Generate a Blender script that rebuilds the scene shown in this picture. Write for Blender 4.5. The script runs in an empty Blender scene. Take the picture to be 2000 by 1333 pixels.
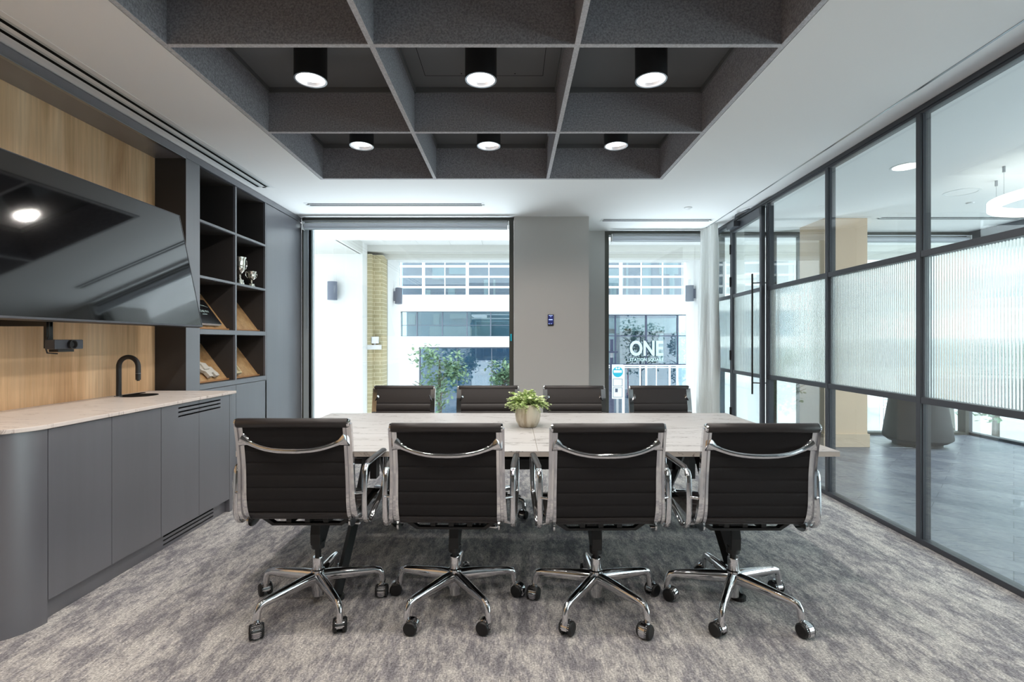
import bpy, bmesh, math, random
from mathutils import Vector, Matrix, Euler

random.seed(7)
S = bpy.context.scene
COL = S.collection
PI = math.pi
R = math.radians

# ------------------------------------------------------------------ camera, world, light, exposure
CH = 1.285                      # camera height
cam = bpy.data.cameras.new('camera'); cam.lens = 17.64; cam.sensor_width = 36.0
cam.clip_start = 0.02; cam.clip_end = 400
co = bpy.data.objects.new('camera', cam); COL.objects.link(co)
co.location = (0, 0, CH); co.rotation_euler = (R(90), 0, 0)
S.camera = co

W = bpy.data.worlds.new('sky'); S.world = W; W.use_nodes = True
wn = W.node_tree.nodes; wl = W.node_tree.links
bg = wn['Background']
bg.inputs['Color'].default_value = (0.87, 0.93, 1.0, 1)
bg.inputs['Strength'].default_value = 1.7

vs = S.view_settings
vs.view_transform = 'Standard'; vs.look = 'None'; vs.gamma = 1.0; vs.use_curve_mapping = False
vs.exposure = 0.98
S.cycles.use_denoising = True
S.cycles.max_bounces = 10; S.cycles.diffuse_bounces = 5; S.cycles.glossy_bounces = 4
S.cycles.transmission_bounces = 8; S.cycles.transparent_max_bounces = 24
S.cycles.caustics_reflective = False; S.cycles.caustics_refractive = False
S.cycles.sample_clamp_indirect = 6.0

SPOT_W = 22.0
def area(name, loc, rot, sx, sy, w, col):
    l = bpy.data.lights.new(name, 'AREA'); l.shape = 'RECTANGLE'; l.size = sx; l.size_y = sy; l.energy = w; l.color = col
    o = bpy.data.objects.new(name, l); COL.objects.link(o); o.location = loc; o.rotation_euler = rot; return o
DAYC = (0.85, 0.915, 1.0)
# added fill lamps standing in for daylight from the lobby and the two windows
area('lobby_fill', (7.6, 2.2, 4.0), (0, R(53), 0), 1.8, 9.0, 430, (0.95, 0.97, 1.0))
area('lobby_side_fill', (6.62, 1.2, .95), (0, R(90), 0), 1.7, 8.0, 85, (0.93, 0.965, 1.0))
pv = area('pavement_fill', (-.1, 8.3, -1.70), (R(180 + 42), 0, 0), 5.0, 1.5, 215, DAYC); pv.data.spread = R(100)  # unseen lamp low outside, added to brighten the room's ceiling


# ------------------------------------------------------------------ materials
def lin(c):
    c = c / 255.0
    return c / 12.92 if c <= 0.04045 else ((c + 0.055) / 1.055) ** 2.4
def rgb(r, g, b): return (lin(r), lin(g), lin(b), 1)

def mat(name, col, rough=0.5, metal=0.0, spec=0.5, emit=None, es=0.0, coat=0.0):
    m = bpy.data.materials.new(name); m.use_nodes = True
    b = m.node_tree.nodes['Principled BSDF']
    b.inputs['Base Color'].default_value = col
    b.inputs['Roughness'].default_value = rough
    b.inputs['Metallic'].default_value = metal
    b.inputs['Specular IOR Level'].default_value = spec
    b.inputs['Coat Weight'].default_value = coat
    if emit:
        b.inputs['Emission Color'].default_value = emit
        b.inputs['Emission Strength'].default_value = es
    return m

def nd(m, typ, **kw):
    n = m.node_tree.nodes.new(typ)
    for k, v in kw.items():
        if k.startswith('_'): setattr(n, k[1:], v)
        else: n.inputs[k.replace('__', ' ')].default_value = v
    return n
def lk(m, a, b): m.node_tree.links.new(a, b)
def ramp(m, fac, stops):
    r = m.node_tree.nodes.new('ShaderNodeValToRGB')
    e = r.color_ramp.elements
    while len(e) < len(stops): e.new(0.5)
    for i, (p, c) in enumerate(stops): e[i].position = p; e[i].color = c
    lk(m, fac, r.inputs[0]); return r
def coords(m, scale=(1, 1, 1), rot=(0, 0, 0), kind='Object'):
    t = m.node_tree.nodes.new('ShaderNodeTexCoord')
    mp = m.node_tree.nodes.new('ShaderNodeMapping')
    mp.inputs['Scale'].default_value = scale; mp.inputs['Rotation'].default_value = rot
    lk(m, t.outputs[kind], mp.inputs['Vector']); return mp.outputs[0]
def bsdf(m): return m.node_tree.nodes['Principled BSDF']
def bump(m, h, strength, dist=0.002):
    b = m.node_tree.nodes.new('ShaderNodeBump')
    b.inputs['Strength'].default_value = strength; b.inputs['Distance'].default_value = dist
    lk(m, h, b.inputs['Height']); lk(m, b.outputs[0], bsdf(m).inputs['Normal'])
def mixc(m, fac, a, b, typ='MIX'):
    x = m.node_tree.nodes.new('ShaderNodeMix'); x.data_type = 'RGBA'; x.blend_type = typ
    for i, v in ((0, fac), (6, a), (7, b)):
        if hasattr(v, 'links') or hasattr(v, 'is_linked'): lk(m, v, x.inputs[i])
        else: x.inputs[i].default_value = v
    return x.outputs[2]

def carpet():
    m = mat('carpet', rgb(150, 147, 147), 0.95, spec=0.1)
    v = coords(m, (3.0, 1.05, 1), (0, 0, R(6)))
    n1 = nd(m, 'ShaderNodeTexNoise', Scale=2.2, Detail=10.0, Roughness=0.74, Distortion=0.3); lk(m, v, n1.inputs['Vector'])
    v5 = coords(m, (34, 12, 1), (0, 0, R(4)))
    n5 = nd(m, 'ShaderNodeTexNoise', Scale=1.0, Detail=5.0, Roughness=0.7); lk(m, v5, n5.inputs['Vector'])
    ad = m.node_tree.nodes.new('ShaderNodeMix'); ad.data_type = 'FLOAT'; ad.inputs[0].default_value = 0.42
    lk(m, n1.outputs['Fac'], ad.inputs[2]); lk(m, n5.outputs['Fac'], ad.inputs[3])
    r1 = ramp(m, ad.outputs[0], [(0.41, rgb(140, 138, 143)), (0.47, rgb(162, 159, 162)), (0.51, rgb(188, 184, 183)), (0.57, rgb(211, 207, 203))])
    v2 = coords(m, (170, 30, 1), (0, 0, R(4)))
    n2 = nd(m, 'ShaderNodeTexNoise', Scale=1.0, Detail=3.0, Roughness=0.7); lk(m, v2, n2.inputs['Vector'])
    r2 = ramp(m, n2.outputs['Fac'], [(0.34, (0.66, 0.66, 0.67, 1)), (0.64, (1.24, 1.24, 1.23, 1))])
    v4 = coords(m, (1, 1, 1))
    n4 = nd(m, 'ShaderNodeTexNoise', Scale=120.0, Detail=3.0, Roughness=0.7); lk(m, v4, n4.inputs['Vector'])
    r4 = ramp(m, n4.outputs['Fac'], [(0.36, (0.52, 0.52, 0.53, 1)), (0.62, (1.36, 1.36, 1.35, 1))])
    c = mixc(m, 0.8, r1.outputs[0], r2.outputs[0], 'MULTIPLY')
    c = mixc(m, 0.8, c, r4.outputs[0], 'MULTIPLY')
    lk(m, c, bsdf(m).inputs['Base Color'])
    bump(m, n4.outputs['Fac'], 0.7, 0.004)
    return m
def wood(name, cols, scale=(14, 14, 1.1), rough=0.45, rot=(0, 0, 0), grain=1.0):
    m = mat(name, cols[1], rough, spec=0.8 if grain < .5 else 0.35, coat=0.9 if grain < .5 else 0.0)
    bsdf(m).inputs['Coat Roughness'].default_value = 0.36
    v = coords(m, scale, rot)
    n = nd(m, 'ShaderNodeTexNoise', Scale=1.0, Detail=8.0, Roughness=0.6, Distortion=0.6); lk(m, v, n.inputs['Vector'])
    r = ramp(m, n.outputs['Fac'], [(0.3, cols[0]), (0.5, cols[1]), (0.72, cols[2])])
    v2 = coords(m, tuple(s * 9 for s in scale[:2]) + (scale[2] * 2.5,), rot)
    n2 = nd(m, 'ShaderNodeTexNoise', Scale=1.0, Detail=4.0, Roughness=0.6); lk(m, v2, n2.inputs['Vector'])
    r2 = ramp(m, n2.outputs['Fac'], [(0.35, (0.86, 0.85, 0.84, 1)), (0.6, (1.05, 1.05, 1.05, 1))])
    v3 = coords(m, (3.0, 3.0, 0.45), rot)
    n3 = nd(m, 'ShaderNodeTexNoise', Scale=1.0, Detail=2.0); lk(m, v3, n3.inputs['Vector'])
    r3 = ramp(m, n3.outputs['Fac'], [(0.35, (0.80, 0.76, 0.72, 1)), (0.62, (1.06, 1.05, 1.04, 1))])
    c = mixc(m, grain, r.outputs[0], r2.outputs[0], 'MULTIPLY')
    c = mixc(m, grain, c, r3.outputs[0], 'MULTIPLY')
    lk(m, c, bsdf(m).inputs['Base Color'])
    return m
def marble(name, base, vein, rot=(0, 0, R(12)), sc=(3.2, 15, 3), rough=0.42):
    m = mat(name, base, rough, spec=0.2)
    v = coords(m, sc, rot)
    n = nd(m, 'ShaderNodeTexNoise', Scale=1.0, Detail=7.0, Roughness=0.62, Distortion=1.4); lk(m, v, n.inputs['Vector'])
    r = ramp(m, n.outputs['Fac'], [(0.0, base), (0.575, base), (0.60, vein), (0.62, base)])
    v2 = coords(m, (sc[0] * .5, sc[1] * .35, 1), rot)
    n2 = nd(m, 'ShaderNodeTexNoise', Scale=1.0, Detail=5.0); lk(m, v2, n2.inputs['Vector'])
    r2 = ramp(m, n2.outputs['Fac'], [(0.3, (0.91, 0.90, 0.89, 1)), (0.65, (1, 1, 1, 1))])
    c = mixc(m, 1.0, r.outputs[0], r2.outputs[0], 'MULTIPLY')
    lk(m, c, bsdf(m).inputs['Base Color'])
    return m
def felt(name, a, b):
    m = mat(name, a, 0.95, spec=0.05)
    v = coords(m)
    n = nd(m, 'ShaderNodeTexNoise', Scale=95.0, Detail=3.0, Roughness=0.7); lk(m, v, n.inputs['Vector'])
    r = ramp(m, n.outputs['Fac'], [(0.35, a), (0.65, b)])
    lk(m, r.outputs[0], bsdf(m).inputs['Base Color'])
    return m
def brick():
    m = mat('yellow_brick', rgb(205, 190, 150), 0.9)
    v = coords(m, (1, 1, 1), (R(90), 0, 0))
    b = m.node_tree.nodes.new('ShaderNodeTexBrick')
    b.inputs['Color1'].default_value = rgb(196, 184, 150); b.inputs['Color2'].default_value = rgb(180, 168, 134)
    b.inputs['Mortar'].default_value = rgb(225, 215, 185); b.inputs['Scale'].default_value = 1.0
    b.inputs['Brick Width'].default_value = 0.22; b.inputs['Row Height'].default_value = 0.075; b.inputs['Mortar Size'].default_value = 0.006
    lk(m, v, b.inputs['Vector']); lk(m, b.outputs[0], bsdf(m).inputs['Base Color'])
    return m
def herring():
    m = mat('lobby_plank', rgb(110, 118, 130), 0.28, spec=0.6)
    v = coords(m, (1, 1, 1), (0, 0, R(45)))
    b = m.node_tree.nodes.new('ShaderNodeTexBrick')
    b.inputs['Color1'].default_value = rgb(128, 132, 142); b.inputs['Color2'].default_value = rgb(92, 98, 112)
    b.inputs['Mortar'].default_value = rgb(70, 76, 88); b.inputs['Mortar Size'].default_value = 0.003
    b.inputs['Scale'].default_value = 1.0; b.inputs['Brick Width'].default_value = 0.9; b.inputs['Row Height'].default_value = 0.18
    lk(m, v, b.inputs['Vector'])
    v2 = coords(m, (4, 60, 1), (0, 0, R(45)))
    n = nd(m, 'ShaderNodeTexNoise', Scale=1.0, Detail=5.0, Roughness=0.65); lk(m, v2, n.inputs['Vector'])
    r = ramp(m, n.outputs['Fac'], [(0.3, (0.75, 0.76, 0.8, 1)), (0.7, (1.2, 1.2, 1.2, 1))])
    c = mixc(m, 1.0, b.outputs[0], r.outputs[0], 'MULTIPLY')
    lk(m, c, bsdf(m).inputs['Base Color'])
    r3 = ramp(m, n.outputs['Fac'], [(0.3, (0.24,) * 3 + (1,)), (0.7, (0.42,) * 3 + (1,))])
    lk(m, r3.outputs[0], bsdf(m).inputs['Roughness'])
    return m
def clear_glass(name, tint=(0.93, 0.97, 0.96, 1), refl=0.055):
    m = bpy.data.materials.new(name); m.use_nodes = True
    nt = m.node_tree; nt.nodes.clear()
    o = nt.nodes.new('ShaderNodeOutputMaterial'); mx = nt.nodes.new('ShaderNodeMixShader')
    t = nt.nodes.new('ShaderNodeBsdfTransparent'); g = nt.nodes.new('ShaderNodeBsdfGlossy')
    fr = nt.nodes.new('ShaderNodeLayerWeight'); fr.inputs['Blend'].default_value = 0.25
    mp = nt.nodes.new('ShaderNodeMapRange')
    mp.inputs['To Min'].default_value = refl; mp.inputs['To Max'].default_value = 0.75
    pw = nt.nodes.new('ShaderNodeMath'); pw.operation = 'POWER'; pw.inputs[1].default_value = 2.2
    t.inputs[0].default_value = tint; g.inputs['Roughness'].default_value = 0.0; g.inputs[0].default_value = (1, 1, 1, 1)
    nt.links.new(fr.outputs['Facing'], pw.inputs[0]); nt.links.new(pw.outputs[0], mp.inputs['Value'])
    nt.links.new(mp.outputs[0], mx.inputs[0]); nt.links.new(t.outputs[0], mx.inputs[1]); nt.links.new(g.outputs[0], mx.inputs[2])
    nt.links.new(mx.outputs[0], o.inputs[0])
    return m
def reeded_glass():
    m = bpy.data.materials.new('reeded_glass'); m.use_nodes = True
    nt = m.node_tree; nt.nodes.clear()
    o = nt.nodes.new('ShaderNodeOutputMaterial')
    g = nt.nodes.new('ShaderNodeBsdfGlass'); g.inputs['IOR'].default_value = 1.45; g.inputs['Roughness'].default_value = 0.03
    g.inputs['Color'].default_value = (0.96, 0.99, 0.985, 1)
    tr = nt.nodes.new('ShaderNodeBsdfTranslucent'); tr.inputs[0].default_value = (0.85, 0.92, 0.92, 1)
    mx = nt.nodes.new('ShaderNodeMixShader'); mx.inputs[0].default_value = 0.10
    nt.links.new(g.outputs[0], mx.inputs[1]); nt.links.new(tr.outputs[0], mx.inputs[2]); nt.links.new(mx.outputs[0], o.inputs[0])
    return m
def sheer():
    m = mat('sheer_linen', rgb(246, 246, 243), 0.9)
    nt = m.node_tree; o = [n for n in nt.nodes if n.type == 'OUTPUT_MATERIAL'][0]
    tr = nt.nodes.new('ShaderNodeBsdfTranslucent'); tr.inputs[0].default_value = (0.97, 0.98, 0.98, 1)
    mx = nt.nodes.new('ShaderNodeMixShader'); mx.inputs[0].default_value = 0.62
    nt.links.new(bsdf(m).outputs[0], mx.inputs[1]); nt.links.new(tr.outputs[0], mx.inputs[2]); nt.links.new(mx.outputs[0], o.inputs[0])
    return m
def wallpaint(name, col, rough=0.75):
    m = mat(name, col, rough, spec=0.25)
    v = coords(m)
    n = nd(m, 'ShaderNodeTexNoise', Scale=160.0, Detail=2.0); lk(m, v, n.inputs['Vector'])
    bump(m, n.outputs['Fac'], 0.06, 0.001)
    return m
def vase_mat():
    m = mat('vase_glaze', rgb(205, 196, 178), 0.45)
    v = coords(m, (32, 32, 6))
    n = nd(m, 'ShaderNodeTexNoise', Scale=1.0, Detail=3.0, Distortion=0.4); lk(m, v, n.inputs['Vector'])
    r = ramp(m, n.outputs['Fac'], [(0.38, rgb(176, 162, 138)), (0.52, rgb(206, 198, 180)), (0.8, rgb(214, 208, 192))])
    lk(m, r.outputs[0], bsdf(m).inputs['Base Color'])
    return m
def leafmat(name, a, b):
    m = mat(name, a, 0.6)
    v = coords(m)
    n = nd(m, 'ShaderNodeTexNoise', Scale=40.0, Detail=1.0); lk(m, v, n.inputs['Vector'])
    r = ramp(m, n.outputs['Fac'], [(0.35, a), (0.65, b)])
    lk(m, r.outputs[0], bsdf(m).inputs['Base Color'])
    return m

M = dict(
    carpet=carpet(),
    ceiling=wallpaint('ceiling_paint', rgb(240, 240, 240)),
    white=mat('white_satin', rgb(232, 233, 234), 0.4),
    dark_ceiling=wallpaint('dark_ceiling_paint', rgb(104, 105, 106)),
    wall=wallpaint('wall_paint', rgb(186, 184, 181)),
    beige=wallpaint('beige_paint', rgb(222, 196, 170)),
    joinery=wood('grey_laminate', (rgb(99, 99, 106), rgb(101, 101, 108), rgb(103, 103, 110)), (3, 3, 0.5), 0.36, grain=.22),
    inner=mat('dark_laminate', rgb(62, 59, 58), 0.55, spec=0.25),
    shadow=mat('black_gap', rgb(18, 18, 19), 0.9, spec=0.1),
    oak=wood('oak_veneer', (rgb(200, 160, 118), rgb(228, 192, 150), rgb(240, 210, 172)), (7, 7, 0.7), 0.5, grain=.8),
    oak2=wood('oak_board', (rgb(160, 124, 84), rgb(196, 158, 112), rgb(212, 178, 134)), (9, 9, 2), 0.5),
    oak_edge=mat('oak_edge', rgb(176, 128, 84), 0.6),
    marble=marble('marble_laminate', rgb(198, 197, 197), rgb(104, 99, 97)),
    counter=marble('counter_stone', rgb(226, 217, 211), rgb(172, 158, 152), (0, 0, R(82)), (3, 16, 3), 0.35),
    edge=marble('table_edge', rgb(200, 192, 184), rgb(120, 110, 104), (0, R(30), 0), (10, 10, 10), 0.45),
    chrome=mat('polished_aluminium', rgb(214, 214, 216), 0.07, 1.0),
    steel=mat('satin_steel', rgb(170, 172, 176), 0.3, 1.0),
    leather=mat('black_leather', rgb(44, 40, 40), 0.42, spec=0.45),
    mesh=mat('black_back_cloth', rgb(34, 32, 33), 0.75, spec=0.25),
    black=mat('black_plastic', rgb(24, 24, 25), 0.45),
    blackmetal=mat('black_powder_coat', rgb(30, 30, 31), 0.5),
    rubber=mat('black_castor', rgb(20, 20, 21), 0.5),
    frame=mat('frame_grey', rgb(62, 65, 72), 0.42, spec=0.5),
    olive=mat('window_frame_olive', rgb(72, 72, 66), 0.5),
    alu=mat('window_aluminium', rgb(196, 204, 206), 0.4, 0.35),
    felt=felt('grey_felt', rgb(126, 125, 130), rgb(168, 167, 173)),
    glass=clear_glass('clear_glass'),
    partglass=clear_glass('partition_glass', (0.92, 0.955, 0.95, 1), 0.07),
    reeded=reeded_glass(),
    screen=mat('tv_screen', rgb(8, 9, 11), 0.06, spec=0.9, coat=0.6),
    lamp=mat('lamp_glow', rgb(255, 255, 255), 0.3, emit=(1.0, 0.97, 0.95, 1), es=3.0),
    felt_bottom=felt('pale_felt_bottom', rgb(176, 176, 180), rgb(206, 206, 210)),  # paler felt on the bottom faces of the baffles
    reflector=mat('lamp_reflector', rgb(235, 235, 238), 0.32, 1.0),
    lobbylamp=mat('lobby_lamp_glow', rgb(255, 255, 255), 0.4, emit=(1.0, 0.93, 0.82, 1), es=1.5),
    vase=vase_mat(),
    leaf=leafmat('pale_green_leaf', rgb(178, 204, 128), rgb(226, 236, 192)),
    stem=mat('stem', rgb(96, 112, 58), 0.7),
    curtain=sheer(),
    blind=mat('blind_grey', rgb(196, 200, 208), 0.6),
    silver=mat('silver', rgb(226, 220, 208), 0.12, 1.0),
    herring=herring(),
    plaster=mat('white_stone', rgb(236, 236, 235), 0.8),
    plaster2=mat('pale_stone', rgb(216, 215, 210), 0.8),
    brick=brick(),
    lamp_grey=mat('grey_wall_light', rgb(112, 118, 134), 0.5),
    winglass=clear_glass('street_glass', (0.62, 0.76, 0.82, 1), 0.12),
    winback=mat('blue_window_backing', rgb(98, 118, 146), 0.8),  # blue backing tone in place of reflections in the street glazing
    winblue=mat('blue_shop_backdrop', rgb(140, 160, 190), 0.8), navyglass=mat('slate_blue_screen', rgb(62, 76, 98), 0.7),  # shop backdrop tinted for what its glazing reflects
    winpale=mat('pale_reflection', rgb(205, 210, 205), 0.8),  # tone of the patches that imitate reflections
    whiteframe=mat('white_mullion', rgb(244, 246, 248), 0.5),
    tree=leafmat('tree_leaf', rgb(96, 130, 104), rgb(150, 176, 140)),
    bark=mat('bark', rgb(110, 104, 96), 0.9),
    street=mat('pavement_grey', rgb(205, 206, 208), 0.85),
    navy=mat('post_navy', rgb(58, 64, 92), 0.5),
    cyan=mat('cyan_sign', rgb(20, 176, 200), 0.5),
    signwhite=mat('sign_white', rgb(240, 242, 244), 0.5),
    signink=mat('sign_ink', rgb(70, 80, 100), 0.6),
    letter=mat('pale_lettering', rgb(196, 220, 220), 0.5),
    planter=mat('dark_concrete', rgb(44, 44, 47), 0.7),
    book=mat('book_black', rgb(20, 20, 22), 0.3),
    ivory=mat('ivory_resin', rgb(202, 196, 186), 0.6),
    gold=mat('pale_gold', rgb(206, 190, 150), 0.5),
    panelscreen=mat('panel_screen', rgb(18, 20, 44), 0.2, emit=rgb(40, 44, 90), es=0.6),
    paneltext=mat('panel_text', rgb(150, 170, 230), 0.4, emit=rgb(150, 170, 235), es=0.9),
    red=mat('red_paint', rgb(200, 60, 80), 0.5),
    skirt=wallpaint('skirting_cream', rgb(214, 190, 166)),
    backwall=wallpaint('taupe_paint', rgb(110, 108, 106)),
    winmid=mat('pale_reflection_backing', rgb(168, 184, 190), 0.8),  # paled to carry the reflection in the middle window band
)

# ------------------------------------------------------------------ mesh helpers
class MB:
    def __init__(s): s.v = []; s.f = []; s.mi = []
    def add(s, vs, fs, mi=0):
        o = len(s.v); s.v += [tuple(x) for x in vs]
        s.f += [tuple(i + o for i in f) for f in fs]; s.mi += [mi] * len(fs)
        return s
    def box(s, x0, x1, y0, y1, z0, z1, mi=0):
        if x0 > x1: x0, x1 = x1, x0
        if y0 > y1: y0, y1 = y1, y0
        if z0 > z1: z0, z1 = z1, z0
        return s.add([(x0, y0, z0), (x1, y0, z0), (x1, y1, z0), (x0, y1, z0), (x0, y0, z1), (x1, y0, z1), (x1, y1, z1), (x0, y1, z1)],
                     [(0, 3, 2, 1), (4, 5, 6, 7), (0, 1, 5, 4), (1, 2, 6, 5), (2, 3, 7, 6), (3, 0, 4, 7)], mi)
    def prism(s, pts, a0, a1, axis='z', mi=0):
        """extrude 2D polygon; axis z: pts=(x,y); axis x: pts=(y,z); axis y: pts=(x,z)"""
        def mk(p, a):
            return (p[0], p[1], a) if axis == 'z' else (a, p[0], p[1]) if axis == 'x' else (p[0], a, p[1])
        n = len(pts)
        vs = [mk(p, a0) for p in pts] + [mk(p, a1) for p in pts]
        fs = [tuple(range(n)), tuple(range(2 * n - 1, n - 1, -1))]
        for i in range(n):
            j = (i + 1) % n; fs.append((i, i + n, j + n, j))
        return s.add(vs, fs, mi)
    def tube(s, pts, rad, seg=10, mi=0, closed=False, flat=1.0, up=None):
        P = [Vector(p) for p in pts]; n = len(P)
        rr = rad if isinstance(rad, (list, tuple)) else [rad] * n
        vs = []; prev = None
        for i in range(n):
            if closed: t = (P[(i + 1) % n] - P[i - 1])
            else: t = P[min(i + 1, n - 1)] - P[max(i - 1, 0)]
            t.normalize()
            if up is not None:
                u = Vector(up) - t * t.dot(Vector(up))
            elif prev is None:
                u = Vector((0, 0, 1)) if abs(t.z) < 0.9 else Vector((1, 0, 0)); u = u - t * t.dot(u)
            else: u = prev - t * t.dot(prev)
            u.normalize(); prev = u; w = t.cross(u)
            for k in range(seg):
                a = 2 * PI * k / seg
                vs.append(P[i] + u * (math.cos(a) * rr[i]) + w * (math.sin(a) * rr[i] * flat))
        fs = []
        m = n if closed else n - 1
        for i in range(m):
            for k in range(seg):
                a = i * seg + k; b = i * seg + (k + 1) % seg
                c = ((i + 1) % n) * seg + (k + 1) % seg; d = ((i + 1) % n) * seg + k
                fs.append((a, d, c, b))
        if not closed:
            fs.append(tuple(range(seg))); fs.append(tuple(range(n * seg - 1, (n - 1) * seg - 1, -1)))
        return s.add(vs, fs, mi)
    def lathe(s, prof, c=(0, 0, 0), seg=32, mi=0, axis='z', a0=0, a1=2 * PI):
        n = len(prof); vs = []; full = abs(a1 - a0 - 2 * PI) < 1e-6
        cnt = seg if full else seg + 1
        for k in range(cnt):
            a = a0 + (a1 - a0) * k / seg
            for r, z in prof:
                p = (r * math.cos(a), r * math.sin(a), z)
                if axis == 'x': p = (p[2], p[0], p[1])
                if axis == 'y': p = (p[1], p[2], p[0])
                vs.append((c[0] + p[0], c[1] + p[1], c[2] + p[2]))
        fs = []
        for k in range(seg):
            k2 = (k + 1) % cnt
            for i in range(n - 1):
                fs.append((k * n + i, k2 * n + i, k2 * n + i + 1, k * n + i + 1))
        return s.add(vs, fs, mi)
    def cyl(s, c, r, h, axis='z', seg=24, mi=0, r2=None):
        r2 = r if r2 is None else r2
        return s.lathe([(0.0001, 0), (r, 0), (r2, h), (0.0001, h)], c, seg, mi, axis)
    def build(s, name, m, parent=None, smooth=None, bevel=0, loc=None, rot=None, seg=2):
        me = bpy.data.meshes.new(name)
        me.from_pydata(s.v, [], s.f)
        ms = m if isinstance(m, (list, tuple)) else [m]
        for x in ms: me.materials.append(x)
        me.polygons.foreach_set('material_index', s.mi)
        bm = bmesh.new(); bm.from_mesh(me)
        bmesh.ops.recalc_face_normals(bm, faces=bm.faces)
        bm.to_mesh(me); bm.free()
        if smooth is not None:
            me.polygons.foreach_set('use_smooth', [True] * len(me.polygons))
            try: me.set_sharp_from_angle(angle=R(smooth))
            except Exception: pass
        me.update()
        o = bpy.data.objects.new(name, me); COL.objects.link(o)
        if parent: o.parent = parent
        if loc is not None: o.location = loc
        if rot is not None: o.rotation_euler = rot
        if bevel:
            b = o.modifiers.new('bevel', 'BEVEL'); b.width = bevel; b.segments = seg; b.limit_method = 'ANGLE'; b.angle_limit = R(40)
            b.harden_normals = False
        return o
def B(x0, x1, y0, y1, z0, z1): return MB().box(x0, x1, y0, y1, z0, z1)
def tag(o, label=None, cat=None, group=None, kind=None):
    if label: o['label'] = label
    if cat: o['category'] = cat
    if group: o['group'] = group
    if kind: o['kind'] = kind
    return o
def thing(name, label, cat, loc=(0, 0, 0), rz=0, group=None, kind=None):
    o = bpy.data.objects.new(name, None); COL.objects.link(o); o.empty_display_size = 0.1
    o.location = loc; o.rotation_euler = (0, 0, rz)
    return tag(o, label, cat, group, kind)
def copy_tree(o, parent=None):
    c = o.copy(); COL.objects.link(c); c.parent = parent
    for ch in list(o.children): copy_tree(ch, c)
    return c
def text_mesh(name, body, size, m, parent, loc, rot, sx=1.0, extrude=0.001, align='LEFT', space=1.0, bold=0.0):
    cu = bpy.data.curves.new(name, 'FONT'); cu.body = body; cu.size = size; cu.extrude = extrude; cu.align_x = align
    cu.space_character = space; cu.offset = bold; cu.resolution_u = 3
    t = bpy.data.objects.new(name, cu); COL.objects.link(t)
    bpy.context.view_layer.update()
    me = bpy.data.meshes.new_from_object(t)
    bpy.data.objects.remove(t)
    me.materials.clear(); me.materials.append(m)
    o = bpy.data.objects.new(name, me); COL.objects.link(o)
    if parent: o.parent = parent
    o.location = loc; o.rotation_euler = rot; o.scale = (sx, 1, 1)
    return o
def Z(rel): return CH + rel
def PX(x, y, d): return ((x - 1000) / 980 * d, d, CH + (666 - y) / 980 * d)   # photograph pixel at a depth

HC = 1.49; CZ = CH + HC               # ceiling height
WX = -2.54                            # face of the tall joinery
NX = -2.78                            # oak panel
FX = -2.12                            # face of the low cabinets
ND = 3.91                             # end of the niche
GX0, GK = 2.4605, 0.0408              # glass wall: X = GX0 + GK * Y
GA = -math.atan(GK)

# ------------------------------------------------------------------ the setting
# floors
MB().add([(-3.2, -3, 0), (GX0 - 3 * GK, -3, 0), (GX0 + 7.2 * GK, 7.2, 0), (-3.2, 7.2, 0),
          (-3.2, -3, -0.1), (GX0 - 3 * GK, -3, -0.1), (GX0 + 7.2 * GK, 7.2, -0.1), (-3.2, 7.2, -0.1)],
         [(0, 1, 2, 3), (4, 7, 6, 5), (0, 4, 5, 1), (1, 5, 6, 2), (2, 6, 7, 3), (3, 7, 4, 0)]).build('floor', M['carpet'])
tag(bpy.data.objects['floor'], 'mottled grey woven carpet of the meeting room', 'floor', kind='structure')
lf = MB().add([(GX0 - 3 * GK, -3, 0), (6.36, -3, 0), (6.36, 7.2, 0), (GX0 + 7.2 * GK, 7.2, 0),
          (GX0 - 3 * GK, -3, -0.1), (6.36, -3, -0.1), (6.36, 7.2, -0.1), (GX0 + 7.2 * GK, 7.2, -0.1)],
         [(0, 1, 2, 3), (4, 7, 6, 5), (0, 4, 5, 1), (1, 5, 6, 2), (2, 6, 7, 3), (3, 7, 4, 0)]).build('floor_lobby', M['herring'])
tag(lf, 'blue grey plank floor of the lobby beyond the glass wall', 'floor', kind='structure')

# ceiling with the opening for the coffers
CX0, CX1, CD0, CD1 = -1.765, 1.385, -0.66, 4.622
c = MB()
c.box(-3.2, CX0, -3, 7.4, CZ, CZ + .03); c.box(CX1, 6.5, -3, 7.4, CZ, CZ + .03)
c.box(CX0, CX1, -3, CD0, CZ, CZ + .03); c.box(CX0, CX1, CD1, 7.4, CZ, CZ + .03)
tag(c.build('ceiling', M['ceiling']), 'white plaster ceiling around the sunken coffer', 'ceiling', kind='structure')
c = MB(); UZ = Z(1.80)
c.box(CX0 - .02, CX1 + .02, CD0 - .02, CD1 + .02, UZ, UZ + .05)
t = 0.02
c.box(CX0 - t, CX0, CD0, CD1, CZ + .03, UZ); c.box(CX1, CX1 + t, CD0, CD1, CZ + .03, UZ)
c.box(CX0 - t, CX1 + t, CD0 - t, CD0, CZ + .03, UZ); c.box(CX0 - t, CX1 + t, CD1, CD1 + t, CZ + .03, UZ)
uc = c.build('ceiling_recess', M['dark_ceiling'])
tag(uc, 'dark grey plaster soffit above the felt baffles', 'ceiling', kind='structure')
hatch = MB()
for x0, x1, y0, y1 in ((-.59, .21, 2.68, 2.683), (-.59, .21, 3.40, 3.403), (-.59, -.587, 2.68, 3.40), (.207, .21, 2.68, 3.40)):
    hatch.box(x0, x1, y0, y1, UZ - .001, UZ + .004)
hatch.cyl((-.34, 3.375, UZ - .001), .005, .003, seg=10); hatch.cyl((.02, 3.375, UZ - .001), .005, .003, seg=10)
hatch.build('hatch_joint', M['shadow'], uc)

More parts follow.
